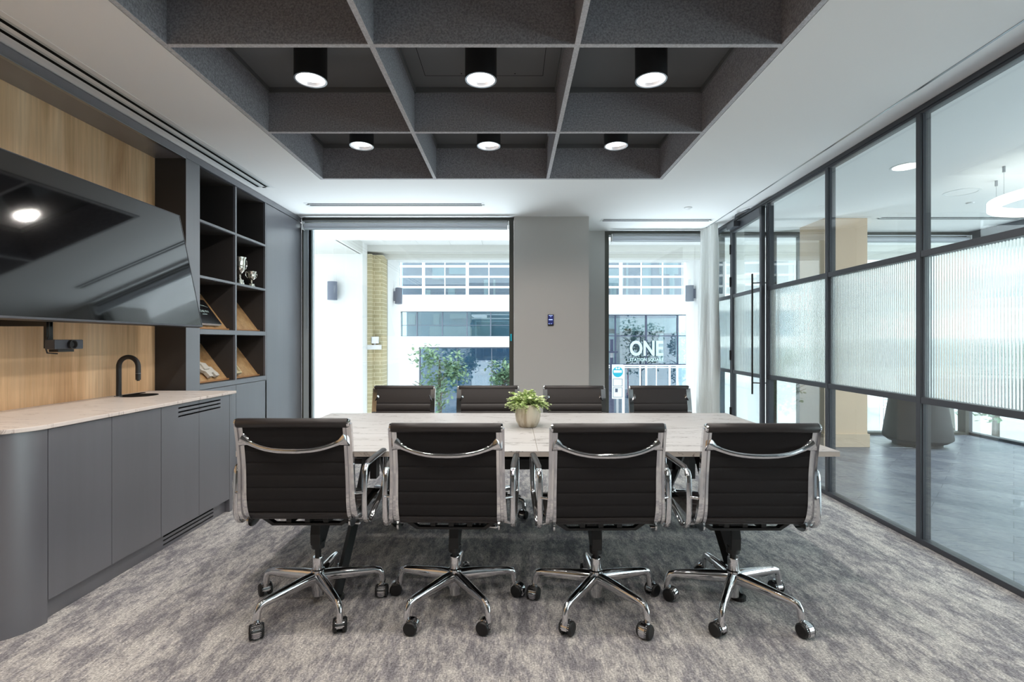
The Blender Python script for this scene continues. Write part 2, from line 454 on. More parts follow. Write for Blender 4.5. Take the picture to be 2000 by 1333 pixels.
# walls
tag(B(-3.25, -2.9, -3, 7.2, 0, UZ).build('wall_left', M['wall']), 'wall behind the joinery', 'wall', kind='structure')
tag(B(-3.2, 6.4, -3.2, -3.0, 0, UZ).build('wall_front', M['backwall']), 'wall behind the camera', 'wall', kind='structure')
pil = MB(); pil.box(.025, .92, 6.0, 6.95, 0, CZ); pil.box(.92, 1.256, 6.79, 6.95, 0, CZ)
tag(pil.build('wall_back', M['wall']), 'grey painted pier between the two windows', 'wall', kind='structure')
cm = B(3.785, 4.306, 6.08, 6.6, 0, CZ).build('pillar', M['beige'])
tag(cm, 'beige painted square column in the lobby', 'pillar', kind='structure')
B(3.765, 4.326, 6.06, 6.62, 0, 0.16).build('skirting', M['skirt'], cm, bevel=0.004)
ws = B(4.0, 4.35, 6.80, 6.98, 0, CZ).build('wall_facade', M['ceiling'])
tag(ws, 'white wall strip behind the beige column', 'wall', kind='structure')

# window 1
def window(n, x0, x1, y, lab, sash=True):
    o = thing('window_%d' % n, lab, 'window', (0, y, 0), kind='structure')
    f = MB(); ft = .055
    f.box(x0, x1, 0, .16, CZ - .052, CZ - .004); f.box(x0, x1, 0, .16, 0, .05)
    f.box(x1 - ft, x1, 0, .16, .05, CZ - .052)
    f.box(x0, x0 + (ft if n == 2 else .02), 0, .16, .05, CZ - .052)
    f.build('window_frame', M['olive'], o, bevel=0.002)
    B(x0 + .03, x1 - .03, .09, .098, .04, CZ - .04).build('window_pane', M['glass'], o)
    return o
w1 = window(1, -2.54, .022, 6.06, 'tall full-height window beside the tall grey cupboards')
a = MB()
a.box(-2.52, -2.455, .0, .05, .05, CZ - .12); a.box(-2.455, -2.44, .03, .12, .05, CZ - .12); a.box(-2.44, -2.425, .05, .10, .05, CZ - .12)
a.build('window_profile', M['alu'], w1, bevel=.003)
B(-2.449, -2.431, -.004, .02, .05, CZ - .12).build('window_gasket', M['shadow'], w1)
w2 = window(2, 1.256, 2.86, 6.79, 'narrower full-height window behind the sheer curtain')
# lobby glazing
w3 = thing('window_3', 'wide lobby window beyond the beige column', 'window', (0, 6.86, 0), kind='structure')
f = MB()
for x0, x1 in ((2.86, 4.0), (4.35, 6.25)):
    f.box(x0, x1, 0, .12, CZ - .05, CZ); f.box(x0, x1, 0, .12, 0, .035)
for x in (2.86, 3.57, 3.95, 4.35, 6.20): f.box(x, x + .05, 0, .12, .035, CZ - .05)
f.build('window_frame', M['olive'], w3)
g = MB(); g.box(2.9, 3.98, .06, .068, .03, CZ - .03); g.box(4.38, 6.22, .06, .068, .03, CZ - .03); g.build('window_pane', M['glass'], w3)
w4 = thing('window_4', 'glazed side wall of the lobby at its outer corner', 'window', (6.25, 6.98, 0), kind='structure')
f = MB(); f.box(0, .1, -9.98, 0, CZ - .12, CZ); f.box(0, .1, -9.98, 0, 0, .035)
for y in (-.06, -2.2, -4.2, -6.2, -9.98): f.box(0, .1, y, y + .06, .035, CZ - .12)
f.build('window_frame', M['frame'], w4)
B(.045, .053, -9.98, 0, .03, CZ - .1).build('window_pane', M['glass'], w4)

# ------------------------------------------------------------------ the glass wall
gw = thing('wall_right', 'dark framed glass wall with a band of reeded glass', 'glass wall', (GX0, 0, 0), kind='structure')
gw.rotation_euler = (0, 0, GA)
ZL, ZU = 0.911, 1.834
posts = [-2.8, -1.8, -.8, .2, 1.2, 2.19, 3.187, 4.182, 5.246, 6.20, 6.80]
f = MB()
f.box(-.012, .05, posts[0], posts[-1], CZ - .035, CZ - .001); f.box(-.004, .05, posts[0], posts[-1], CZ - .055, CZ - .035)
f.box(-.012, .05, posts[0], 5.246, 0, .034)
f.box(-.012, .05, 6.2, 6.8, 0, .034)
f.build('track', M['frame'], gw, bevel=.002)
for p in posts:
    q = MB(); q.box(-.014, 0, p - .018, p + .018, .03, CZ - .05); q.box(0, .05, p - .022, p + .022, .03, CZ - .05)
    q.build('post', M['frame'], gw, bevel=.0015)
def reeded(y0, y1, z0, z1, x=0.012, depth=.0024, pitch=.0195):
    m = MB(); n = max(2, int((y1 - y0) / pitch)); seg = 8
    rows = []
    for i in range(n * seg + 1):
        y = y0 + (y1 - y0) * i / (n * seg)
        ph = (i % seg) / seg
        xx = x - depth * math.sin(PI * ph)
        rows.append((xx, y))
    k = len(rows); th = .005
    vs = [(xx, y, z0) for xx, y in rows] + [(xx, y, z1) for xx, y in rows] + [(x + th, y, z0) for xx, y in rows] + [(x + th, y, z1) for xx, y in rows]
    fs = []
    for i in range(k - 1):
        fs.append((i, i + k, i + 1 + k, i + 1)); fs.append((2 * k + i, 2 * k + i + 1, 3 * k + i + 1, 3 * k + i))
        fs.append((i, i + 1, 2 * k + i + 1, 2 * k + i)); fs.append((k + i, 3 * k + i, 3 * k + i + 1, k + i + 1))
    fs.append((0, 2 * k, 3 * k, k)); fs.append((k - 1, 2 * k - 1, 4 * k - 1, 3 * k - 1))
    m.add(vs, fs); return m
for i in range(len(posts) - 1):
    a, b = posts[i] + .02, posts[i + 1] - .02
    if i == 8: continue
    q = MB()
    for z in (ZL, ZU): q.box(-.012, .05, a, b, z - .02, z + .02)
    q.build('transom', M['frame'], gw, bevel=.0015)
    B(.004, .010, a, b, .03, ZL - .015).build('clear_pane', M['partglass'], gw)
    B(.004, .010, a, b, ZU + .015, CZ - .045).build('clear_pane', M['partglass'], gw)
    if a > -.3: reeded(a, b, ZL + .018, ZU - .018).build('reeded_pane', M['reeded'], gw, smooth=60)
    else: B(.004, .010, a, b, ZL + .018, ZU - .018).build('reeded_pane', M['partglass'], gw)

# door, ajar
dp = Matrix.Translation((GX0, 0, 0)) @ Matrix.Rotation(GA, 4, 'Z') @ Vector((.0, 6.175, 0))
dr = thing('door_1', 'dark framed glass door with long bar handles, standing slightly ajar', 'door', dp, kind='structure')
dr.rotation_euler = (0, 0, GA + R(-2.6))
L = .915; TZ = CZ - .07
q = MB(); q.box(-.02, .02, -L, -L + .05, .01, TZ); q.box(-.02, .02, -.05, 0, .01, TZ)
q.box(-.02, .02, -L, 0, TZ - .1, TZ); q.box(-.02, .02, -L, 0, .01, .09)
q.box(-.016, .016, -L + .05, -.05, ZL - .02, ZL + .02); q.box(-.016, .016, -L + .05, -.05, ZU - .02, ZU + .02)
q.build('door_frame', M['frame'], dr, bevel=.002)
B(-.003, .003, -L + .045, -.045, .08, ZL).build('clear_pane', M['partglass'], dr)
B(-.003, .003, -L + .045, -.045, ZU, TZ - .09).build('clear_pane', M['partglass'], dr)
reeded(-L + .045, -.045, ZL + .018, ZU - .018, x=-.002).build('reeded_pane', M['reeded'], dr, smooth=60)
for sgn in (-1, 1):
    h = MB(); h.tube([(sgn * .085, -L + .07, .72), (sgn * .085, -L + .07, 2.0)], .0095, 12)
    for z in (.84, 1.90): h.tube([(0, -L + .03, z), (sgn * .085, -L + .07, z)], .006, 8)
    h.build('door_handle', M['blackmetal'], dr, smooth=40)
cl = MB(); cl.box(-.09, -.02, -.30, -.06, TZ - .075, TZ - .01); cl.tube([(-.055, -.22, TZ), (-.12, -.45, TZ + .02), (-.03, -.62, TZ + .045)], .008, 6)
cl.build('door_closer', M['frame'], dr, bevel=.003)
hg = MB()
for z in (.35, 1.05, 1.95, 2.35): hg.tube([(-.026, .004, z), (-.026, .004, z + .12)], .010, 8)
hg.build('hinge', M['blackmetal'], dr, smooth=40)

# curtain track and curtain
tk = MB().add([(GX0 - .185 - 3 * GK, -3, CZ - .0015), (GX0 - .170 - 3 * GK, -3, CZ - .0015), (GX0 - .170 + 6.6 * GK, 6.6, CZ - .0015), (GX0 - .185 + 6.6 * GK, 6.6, CZ - .0015),
               (GX0 - .185 - 3 * GK, -3, CZ + .01), (GX0 - .170 - 3 * GK, -3, CZ + .01), (GX0 - .170 + 6.6 * GK, 6.6, CZ + .01), (GX0 - .185 + 6.6 * GK, 6.6, CZ + .01)],
              [(0, 3, 2, 1), (4, 5, 6, 7), (0, 1, 5, 4), (1, 2, 6, 5), (2, 3, 7, 6), (3, 0, 4, 7)])
tag(tk.build('curtain_track', M['steel']), 'slim curtain track recessed in the ceiling along the glass wall', 'curtain track')
cu = MB(); nu, nz = 150, 26
vs = []
for j in range(nz):
    tz = j / (nz - 1); z = .02 + (CZ - .03) * tz
    for i in range(nu):
        u = i / (nu - 1)
        wv = math.sin(u * 2 * PI * 9.0 + .5 * math.sin(u * 9)) ; amp = .055 * (1.0 - .25 * tz) + .02 * math.sin(u * 7 + 2 * tz)
        spread = 1.0 + .12 * (1 - tz)
        y = 6.68 - .36 * u * spread
        x = 2.53 + .045 * u + wv * amp * (1 - .35 * tz) - .03 * (1 - tz) * (1 - u) + .006 * math.sin(14 * tz + u * 30)
        vs.append((x, y, z))
fs = [(j * nu + i, j * nu + i + 1, (j + 1) * nu + i + 1, (j + 1) * nu + i) for j in range(nz - 1) for i in range(nu - 1)]
cu.add(vs, fs); cuo = cu.build('curtain', M['curtain'], smooth=180)
tag(cuo, 'white sheer linen curtain gathered beside the glass door', 'curtain')

# ------------------------------------------------------------------ coffers
cf = thing('acoustic_coffer', 'grid of grey felt baffles sunk into the white ceiling', 'ceiling baffles', (0, 0, 0))
LX = [-1.744, -.7075, .3285, 1.365]; th = .014
bz0, bz1 = CZ - .002, Z(1.767)
DY = [4.606 - 1.0515 * k for k in range(6)]       # 4.606 3.5545 2.503 ...
DY = [4.606, 3.582, 2.528, 1.474, .42, -.634]
for k, x in enumerate(LX):
    MB().box(x - th, x + th, DY[-1] - th, DY[0] + th, bz0 + .002, bz1).box(x - th, x + th, DY[-1] - th, DY[0] + th, bz0, bz0 + .0019, 1).build('baffle', [M['felt'], M['felt_bottom']], cf)
for y in DY:
    for k in range(3):
        MB().box(LX[k] + th + .0003, LX[k + 1] - th - .0003, y - th, y + th, bz0 + .002, bz1).box(LX[k] + th + .0003, LX[k + 1] - th - .0003, y - th, y + th, bz0, bz0 + .0019, 1).build('baffle', [M['felt'], M['felt_bottom']], cf)
tr = MB()
for (x0, x1, y0, y1) in ((CX0 + .001, LX[0] - th, DY[-1], CD1 - .001), (LX[3] + th, CX1 - .001, DY[-1], CD1 - .001)):
    tr.box(x0, x1, y0, y1, CZ + .004, CZ + .02)
tr.box(CX0 + .001, CX1 - .001, DY[0] + th, CD1 - .001, CZ + .004, CZ + .02)
tr.build('shadow_gap', M['shadow'], cf)
tb = MB()
for k in range(3):
    for j in range(5):
        x0, x1, y0, y1 = LX[k] + th, LX[k + 1] - th, DY[j + 1] + th, DY[j] - th
        tb.box(x0, x1, y1 - .012, y1, bz1 - .002, UZ - .001); tb.box(x0, x0 + .012, y0, y1, bz1 - .002, UZ - .001); tb.box(x1 - .012, x1, y0, y1, bz1 - .002, UZ - .001)
tb.build('top_rail', M['dark_ceiling'], cf)

# downlights
def make_downlight():
    o = thing('downlight', 'x', 'ceiling light', (0, 0, 0))
    r = .096; zb = Z(1.59); h = UZ - zb
    MB().lathe([(r, h), (r, 0), (r - .005, 0), (r - .005, h), (r, h)], (0, 0, 0), 40).build('housing', M['blackmetal'], o, smooth=40)
    MB().lathe([(r - .0005, -.0015), (r - .010, -.002), (r - .011, .002), (r - .0005, .002)], (0, 0, 0), 40).build('trim_ring', M['steel'], o, smooth=40)
    MB().lathe([(r - .011, .001), (r - .013, .010), (r - .019, .024)], (0, 0, 0), 40).build('reflector', M['reflector'], o, smooth=40)
    MB().lathe([(.0001, .018), (.04, .019), (.076, .024), (.076, .030), (.0001, .030)], (0, 0, 0), 24).build('lamp_glow', M['lamp'], o, smooth=40)
    return o
rows = [(3.055, ''), (4.09, ''), (2.0, ''), (.95, ''), (-.1, '')]
cols = [(LX[0] + LX[1]) / 2, (LX[1] + LX[2]) / 2, (LX[2] + LX[3]) / 2]
cn = ['on the cupboard side', 'in the middle cell', 'on the glass wall side']
rn = ['in the second row from the windows', 'in the row nearest the windows', 'in the third row from the windows', 'in the fourth row from the windows', 'in the last row behind the viewer']
dl0 = make_downlight(); first = True
for ri, (y, _) in enumerate(rows):
    for ci, x in enumerate(cols):
        o = dl0 if first else copy_tree(dl0); first = False
        o.location = (x, y, Z(1.59))
        tag(o, 'black cylinder downlight %s, %s' % (rn[ri], cn[ci]), 'ceiling light', 'downlights in the felt coffers')
        sp = bpy.data.lights.new('downlight_beam', 'SPOT'); sp.energy = SPOT_W; sp.spot_size = R(155); sp.spot_blend = .35
        sp.shadow_soft_size = .045; sp.color = (1.0, .93, .86)
        so = bpy.data.objects.new('downlight_beam', sp); COL.objects.link(so); so.location = (x, y, Z(1.59) + .012)

# ------------------------------------------------------------------ ceiling diffusers
def diffuser(x0, x1, y0, y1, label, along='x'):
    o = thing('air_diffuser', label, 'air vent', ((x0 + x1) / 2, (y0 + y1) / 2, CZ), group=None)
    X = (x1 - x0) / 2; Y = (y1 - y0) / 2
    w = Y if along == 'x' else X
    l = X if along == 'x' else Y
    def bx(m, a0, a1, b0, b1, z0, z1):   # a along, b across
        if along == 'x': m.box(a0, a1, b0, b1, z0, z1)
        else: m.box(b0, b1, a0, a1, z0, z1)
    m = MB(); sl = w * .22
    bx(m, -l, l, -w, -w * .62, -.0015, 0); bx(m, -l, l, w * .62, w, -.0015, 0); bx(m, -l, l, -w * .17, w * .17, -.0015, 0)
    bx(m, -l, -l + .03, -w * .62, w * .62, -.0015, 0); bx(m, l - .03, l, -w * .62, w * .62, -.0015, 0)
    m.build('frame', M['white'], o)
    s = MB(); bx(s, -l + .03, l - .03, -w * .62, -w * .17, -.0012, 0); bx(s, -l + .03, l - .03, w * .17, w * .62, -.0012, 0)
    s.build('slot', M['shadow'], o)
    v_ = MB()
    if along == 'y': bx(v_, -l + .03, l - .03, -w * .36, -w * .17, -.0015, -.0005); bx(v_, -l + .03, l - .03, w * .43, w * .62, -.0015, -.0005)
    if along == 'y': v_.build('vane', M['alu'], o)
    return o
diffuser(-2.50, -2.30, -1.5, 4.875, 'long double-slot air diffuser beside the oak niche and shelves', 'y')
diffuser(-2.25, -.30, 5.40, 5.56, 'double-slot air diffuser above the wider window')
diffuser(1.09, 2.47, 6.10, 6.26, 'double-slot air diffuser above the window with the curtain')
diffuser(4.42, 6.2, 6.0, 6.16, 'double-slot air diffuser in the lobby ceiling')
sd = MB().lathe([(.0001, -.022), (.02, -.022), (.034, -.012), (.045, -.008), (.045, 0), (.0001, 0)], (0, 0, 0), 24)
tag(sd.build('ceiling_sensor', M['white'], smooth=40, loc=(1.965, 5.6, CZ)), 'small round white sensor on the ceiling in front of the curtained window', 'sensor')

# ------------------------------------------------------------------ tall joinery
tj = thing('shelf_unit', 'grey built-in shelving with eight open cells beside the oak niche', 'shelving', (WX, ND, 0))
dl = lambda x: -WX * 980 / (1000 - x) - ND         # local y from a pixel column on the face
D_ = .34
y_op0, y_m0, y_m1, y_op1, y_end = dl(390.5), dl(459.5), dl(462.5), dl(518), dl(520.3)
zt, zb = Z(1.424), Z(-.357)
zs = [(Z(.973), Z(.994)), (Z(.517), Z(.5376)), (Z(.057), Z(.0965))]
q = MB()
q.box(-D_, 0, 0, y_op0, .10, zt + .004)                # left stile block
q.box(-D_, 0, y_m0, y_m1, zb, zt)                      # middle divider
q.box(-D_, 0, y_op1, y_end, .10, zt + .004)
q.box(-D_, 0, y_op0, y_op1, Z(-.402) + .002, zb)       # base rail
q.build('carcass', [M['joinery']], tj, bevel=.0012)
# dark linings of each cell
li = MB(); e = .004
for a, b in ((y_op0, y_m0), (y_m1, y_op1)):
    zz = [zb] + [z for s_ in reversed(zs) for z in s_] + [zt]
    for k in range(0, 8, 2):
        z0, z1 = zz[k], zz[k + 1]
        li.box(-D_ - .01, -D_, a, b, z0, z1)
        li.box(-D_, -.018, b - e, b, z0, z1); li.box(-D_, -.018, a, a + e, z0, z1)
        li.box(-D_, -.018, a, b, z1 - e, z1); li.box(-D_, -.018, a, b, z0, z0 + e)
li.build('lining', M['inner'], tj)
for z0, z1 in zs:
    for a, b in ((y_op0, y_m0), (y_m1, y_op1)):
        B(-D_, 0, a, b, z0, z1).build('shelf', M['joinery'], tj, bevel=.001)
for a, b in ((y_op0 - .02, (y_m0 + y_m1) / 2 - .0015), ((y_m0 + y_m1) / 2 + .0015, y_end)):
    B(-.02, 0, a + .001, b, .102, Z(-.402) - .002).build('door', M['joinery'], tj, bevel=.0012)
B(-.06, -.035, 0, y_end, 0, .10).build('plinth', M['joinery'], tj)
B(-D_, -.022, y_op0, y_end, .10, Z(-.404)).build('cupboard_body', M['inner'], tj)
B(-.30, -.0, -.004, 0, .10, zt).build('end_panel', M['inner'], tj)

tc = thing('tall_cupboard', 'tall plain grey cupboard door unit next to the wider window', 'cupboard', (WX, ND + y_end, 0))
ln = 6.06 - (ND + y_end)
B(-.34, -.022, .002, ln, .10, zt).build('carcass', M['inner'], tc)
B(-.02, 0, .003, ln - .003, .102, zt - .002).build('door', M['joinery'], tc, bevel=.0012)
B(-.06, -.035, .002, ln, 0, .10).build('plinth', M['joinery'], tc)

fz = MB(); fz.box(-.24, 0, -3.0, ND, Z(1.424), CZ - .006); fz.box(-.3, .0, ND + .0005, 6.055, Z(1.430), CZ - .006)
tag(fz.build('trim_1', M['joinery'], loc=(WX, 0, 0), bevel=.001), 'grey frieze board over niche and shelving', 'trim', kind='structure')
B(-.02, .002, -3.0, ND, -.0, .006).build('soffit_edge', M['steel'], bpy.data.objects['trim_1'], loc=(0, 0, Z(1.424) - .004))
op = B(-.02, 0, -3.0, ND - .0005, .86, Z(1.424)).build('trim_2', M['oak'], loc=(NX, 0, 0))
tag(op, 'oak veneer back panel of the niche', 'wall panel', kind='structure')

# slanted display boards
for k, (a, b, z0, cell) in enumerate(((y_op0, y_m0, Z(.0965), 'third row, cell nearer the niche'), (y_m1, y_op1, Z(.0965), 'third row, cell nearer the window'),
                       (y_op0, y_m0, Z(-.357), 'bottom row, cell nearer the niche'), (y_m1, y_op1, Z(-.357), 'bottom row, cell nearer the window'))):
    o = thing('display_board', 'sloping oak display board in the %s' % cell, 'display board', (WX, ND, z0), group='sloping display boards in the shelving')
    x0, x1, h = -.065, -.315, .335
    m = MB(); nrm = Vector((h, x0 - x1)).normalized()
    t2 = .014
    m.prism([(x0, .006), (x1, h), (x1 - t2 * nrm[0], h - t2 * nrm[1]), (x0 - t2 * nrm[0], .006)], a + .006, b - .006, 'y')
    m.build('board', M['oak2'], o)
    B(x0 + .0, x0 + .012, a + .006, b - .006, .005, .018).build('ledge', M['oak_edge'], o)
    m = MB(); m.prism([(x0, .0065), (x1, h + .0005), (x1 - t2 * nrm[0], h - t2 * nrm[1]), (x0 - t2 * nrm[0], .0065)], b - .0062, b - .0052, 'y')
    m.build('edge_band', M['oak_edge'], o)

SL = math.atan2(.329, .25)
def on_board(name, label, cat, ymid, z0, off=0.0):
    """an empty whose local x runs along the shelf, local y up the slope, local z out of the board"""
    o = thing(name, label, cat)
    ux = Vector((0, 1, 0)); uy = Vector((-math.cos(SL), 0, math.sin(SL))); uz = ux.cross(uy)
    m = Matrix((ux, uy, uz)).transposed().to_4x4()
    base = Vector((WX - .065, ND + ymid, z0 + .014)) + uy * .012 + uz * (.002 + off)
    m.translation = base
    o.matrix_world = m; return o
bk = on_board('book', 'black hardback book with a white car outline on the sloping board', 'book', dl(425), Z(.0965) + .012)
B(-.15, .15, 0, .27, 0, .028).build('cover', M['book'], bk, bevel=.002)
B(-.146, .148, -.001, .268, .003, .025).build('page_block', M['signwhite'], bk)
ol = MB(); ol.tube([(-.13, .205, .0285), (-.09, .222, .0285), (-.03, .226, .0285), (.03, .21, .0285), (.08, .2, .0285), (.125, .185, .0285)], .0014, 5)
ol.tube([(-.13, .19, .0285), (-.04, .196, .0285), (.04, .2, .0285), (.10, .196, .0285)], .001, 5)
ol.build('car_outline', M['letter'], bk)
text_mesh('title', 'PORSCHE 911', .034, M['letter'], bk, (-.128, .125, .0283), (0, 0, 0), 1.05)
B(-.03, .035, .101, .106, .0283, .0288).build('subtitle_line', M['letter'], bk)
fg = on_board('plaque', 'pale stepped cut-out plaque leaning on the sloping board below the black book', 'ornament', dl(424), Z(-.357) + .012)
B0 = MB()
B0.prism([(-.13, .22), (-.10, .235), (-.07, .225), (-.06, .19), (-.03, .19), (0, .15), (.05, .14), (.06, .10), (.09, .10), (.10, .06), (.12, .03), (.12, 0), (.07, 0), (.06, .04), (.03, .03), (.03, 0), (-.02, 0), (-.03, .05), (-.07, .07), (-.10, .13), (-.13, .15)], 0, .03, 'z')
B0.box(-.11, -.05, .16, .2, .03, .042); B0.box(-.04, .03, .07, .13, .03, .042)
B0.build('cut_out', M['ivory'], fg, bevel=.002)
pf = on_board('picture_frame', 'thin pale gold edged frame leaning in the bottom cell nearer the window', 'frame', dl(478), Z(-.357) + .012)
q = MB(); q.box(-.13, .05, 0, .24, 0, .012); q.build('backing', M['ivory'], pf)
q = MB(); q.box(.035, .05, 0, .24, .012, .03); q.box(-.13, -.115, 0, .24, .012, .03); q.box(-.115, .035, 0, .015, .012, .03); q.box(-.115, .035, .225, .24, .012, .03)
q.build('moulding', M['gold'], pf, bevel=.002)

def trophy(name, label, h, r, loc, handles=True):
    o = thing(name, label, 'trophy', loc, group='silver cups on the shelf')
    k = h; 
    pl = [(.0001, 0), (r * .78, 0), (r * .78, .10 * k), (r * .66, .12 * k), (r * .66, .20 * k), (.0001, .20 * k)]
    MB().lathe(pl, (0, 0, 0), 28).build('plinth', M['silver'], o, smooth=35)
    cu_ = [(.0001, .20 * k), (r * .5, .21 * k), (r * .26, .27 * k), (r * .24, .38 * k), (r * .5, .44 * k), (r * .82, .54 * k), (r * .9, .66 * k), (r * .97, .67 * k), (r * .97, .70 * k), (r * .9, .71 * k), (r * .95, .9 * k),
           (r * 1.12, .98 * k), (r * 1.12, k), (r * 1.03, .98 * k), (r * .85, .8 * k), (r * .8, .56 * k), (.0001, .48 * k)]
    MB().lathe(cu_, (0, 0, 0), 32).build('cup', M['silver'], o, smooth=35)
    for s_ in (-1, 1):
        pts = [(s_ * r * .9, 0, .58 * k), (s_ * r * 1.25, 0, .62 * k), (s_ * r * 1.5, 0, .76 * k), (s_ * r * 1.45, 0, .92 * k), (s_ * r * 1.2, 0, .95 * k), (s_ * r * 1.0, 0, .88 * k)]
        MB().tube(pts, r * .08, 8).build('handle', M['silver'], o, smooth=40)
    o.rotation_euler = (0, 0, R(70)); return o
trophy('trophy_cup', 'taller silver trophy cup standing behind the shelf divider', .275, .058, (-2.66, 4.895, Z(.5376) + .004))
trophy('trophy_cup', 'smaller silver trophy cup on the shelf with the taller one', .155, .046, (-2.62, 5.04, Z(.5376) + .004))

# ------------------------------------------------------------------ low cabinets and counter
lc = thing('low_cabinet', 'run of low grey cabinets with a rounded end under the pale counter', 'cabinet', (FX, 0, 0))
ZC = .885
dps = [2.293, 2.658, 3.033, 3.40, 3.764]
for k in range(4):
    a, b = dps[k] + .0015, dps[k + 1] - .0015
    if k < 2: m = MB().box(-.02, 0, a, b, .10, ZC - .003)
    else:
        # slots cut through the door
        ys = (a, dps[2] + .155, b) if k == 2 else (a, dps[4] - .115, b)
        m = MB(); zsl = [(CH - .433, CH - .423), (CH - .459, CH - .449), (CH - .486, CH - .476)]
        s0, s1 = (ys[1], b) if k == 2 else (a, ys[1])
        if k == 2: m.box(-.02, 0, a, s0, .10, ZC - .003)
        else: m.box(-.02, 0, s1, b, .10, ZC - .003)
        lo = .10
        for z0, z1 in sorted(zsl):
            m.box(-.02, 0, s0, s1, lo, z0); lo = z1
        m.box(-.02, 0, s0, s1, lo, ZC - .003)
    m.build('door', M['joinery'], lc, bevel=.0012 if k < 2 else 0)
B(-.6, -.024, 2.30, 3.766, .10, ZC - .003).build('carcass', M['shadow'], lc)
m = MB(); m.box(-.05, -.035, 2.293, 3.10, 0, .098); m.box(-.05, -.035, 3.62, 3.766, 0, .098)
lo = 0
for z0, z1 in ((.018, .028), (.044, .054), (.070, .080)):
    m.box(-.05, -.035, 3.10, 3.62, lo, z0); lo = z1
m.box(-.05, -.035, 3.10, 3.62, lo, .098); m.build('plinth', M['joinery'], lc)
B(-.3, -.052, 2.3, 3.76, 0, .098).build('plinth_recess', M['shadow'], lc)
B(-.64, .0, 3.767, 3.803, 0, ZC - .001).build('end_panel', M['joinery'], lc, bevel=.001)
pts = [(-.64, 2.29), (-.02 + .02, 2.29)]
cx, cy, rr_ = -.19, 2.29, .19
arc = [(cx + rr_ * math.cos(-a_), cy + rr_ * math.sin(-a_)) for a_ in [PI / 2 * i / 20 for i in range(21)]]
poly = [(-.64, 2.29)] + arc + [(-.64, 2.10)]
MB().prism(poly, 0, ZC - .001).build('rounded_end', M['joinery'], lc, smooth=30)
ct = MB(); ov = .012
arc2 = [(cx + (rr_ + ov) * math.cos(-a_), cy + (rr_ + ov) * math.sin(-a_)) for a_ in [PI / 2 * i / 24 for i in range(25)]]
poly = [(-.659, 3.84), (ov, 3.84)] + arc2 + [(-.659, 2.10 - ov)]
cto = ct.prism(poly, ZC, ZC + .02).build('countertop', M['counter'], bevel=.003, loc=(FX, 0, 0))
tag(cto, 'pale stone countertop with a rounded corner on the low cabinets', 'countertop')
CT = ZC + .02
sk = MB().lathe([(.0001, .0004), (.095, .0004), (.105, .002), (.108, .0022), (.108, 0), (.0001, 0)], (0, 0, 0), 40)
so_ = sk.build('sink_bowl', M['shadow'], smooth=40, loc=(-2.60, 3.50, CT + .0005)); so_.scale = (1, 1.1, 1)
tag(so_, 'small round black sink set into the counter under the tap', 'sink')
tag(B(-.013, .013, -.13, .13, 0, .004).build('drain_slot', M['shadow'], loc=(-2.70, 3.55, CT)), 'narrow black drain slot in the counter against the oak panel', 'drain')
tp = thing('kitchen_tap', 'matt black swan-neck tap on the counter', 'tap', (-2.68, 3.42, CT))
pts = [(0, 0, 0), (0, 0, .16)] + [(.066 - .066 * math.cos(a_), 0, .205 + .066 * math.sin(a_)) for a_ in [PI * i / 16 for i in range(17)]] + [(.132, 0, .16)]
MB().tube([(0, 0, .004), (0, 0, .10), (0, 0, .2)] + pts[2:], .0155, 18).build('spout', M['blackmetal'], tp, smooth=50)
MB().cyl((.132, 0, .115), .0155, .045, seg=18).cyl((.132, 0, .108), .009, .008, seg=14).build('nozzle', M['black'], tp, smooth=40)
MB().cyl((.132, 0, .158), .016, .002, seg=18).build('ring', M['steel'], tp, smooth=40)
MB().cyl((0, 0, 0), .02, .005, seg=24).build('base_ring', M['steel'], tp, smooth=40)

# ------------------------------------------------------------------ television and camera
tv = thing('television', 'large wall television tilted towards the ceiling over the counter', 'television', (-2.346, 3.80, Z(.105)))
TA = math.atan2(.174, .845); TH = .863; TLn = 1.54
tv.rotation_euler = (0, -TA, 0)
B(-.035, 0, -TLn, 0, 0, TH).build('casing', M['black'], tv, bevel=.003)
B(0, .003, -TLn + .006, -.006, .012, TH - .006).build('screen', M['screen'], tv)
bz = MB(); bz.box(-.01, .005, -TLn, -TLn + .006, 0, TH); bz.box(-.01, .005, -.006, 0, 0, TH); bz.box(-.01, .005, -TLn, 0, TH - .006, TH); bz.box(-.01, .006, -TLn, 0, 0, .012)
bz.build('bezel', M['frame'], tv, bevel=.001)
mt = MB(); mt.box(-.09, -.035, -1.0, -.5, .25, .6); mt.build('mount_plate', M['blackmetal'], tv)
MB().tube([(-.06, -.75, .45), (-.22, -.75, .42), (-.34, -.75, .42)], .025, 8).build('mount_arm', M['blackmetal'], tv)
wc = thing('video_camera', 'small black conference camera hanging under the television', 'camera', (-2.46, 2.80, Z(-.02)))
B(-.055, 0, -.10, .08, -.025, .028).build('body', M['frame'], wc, bevel=.004)
MB().lathe([(.0001, .004), (.016, .004), (.022, .016), (.026, .016), (.026, 0)], (0, .0, .001), 28, axis='x').build('lens', M['black'], wc, smooth=40)
br = MB(); br.box(-.07, -.055, -.09, -.05, -.02, .14); br.box(-.06, -.01, -.07, .03, -.04, -.026); br.tube([(-.05, -.08, .12), (-.045, -.085, .05), (-.06, -.095, 0), (-.05, -.09, -.045), (-.05, -.03, -.05)], .004, 6)
br.box(-.318, -.055, -.085, -.055, .10, .135); br.build('bracket', M['black'], wc)

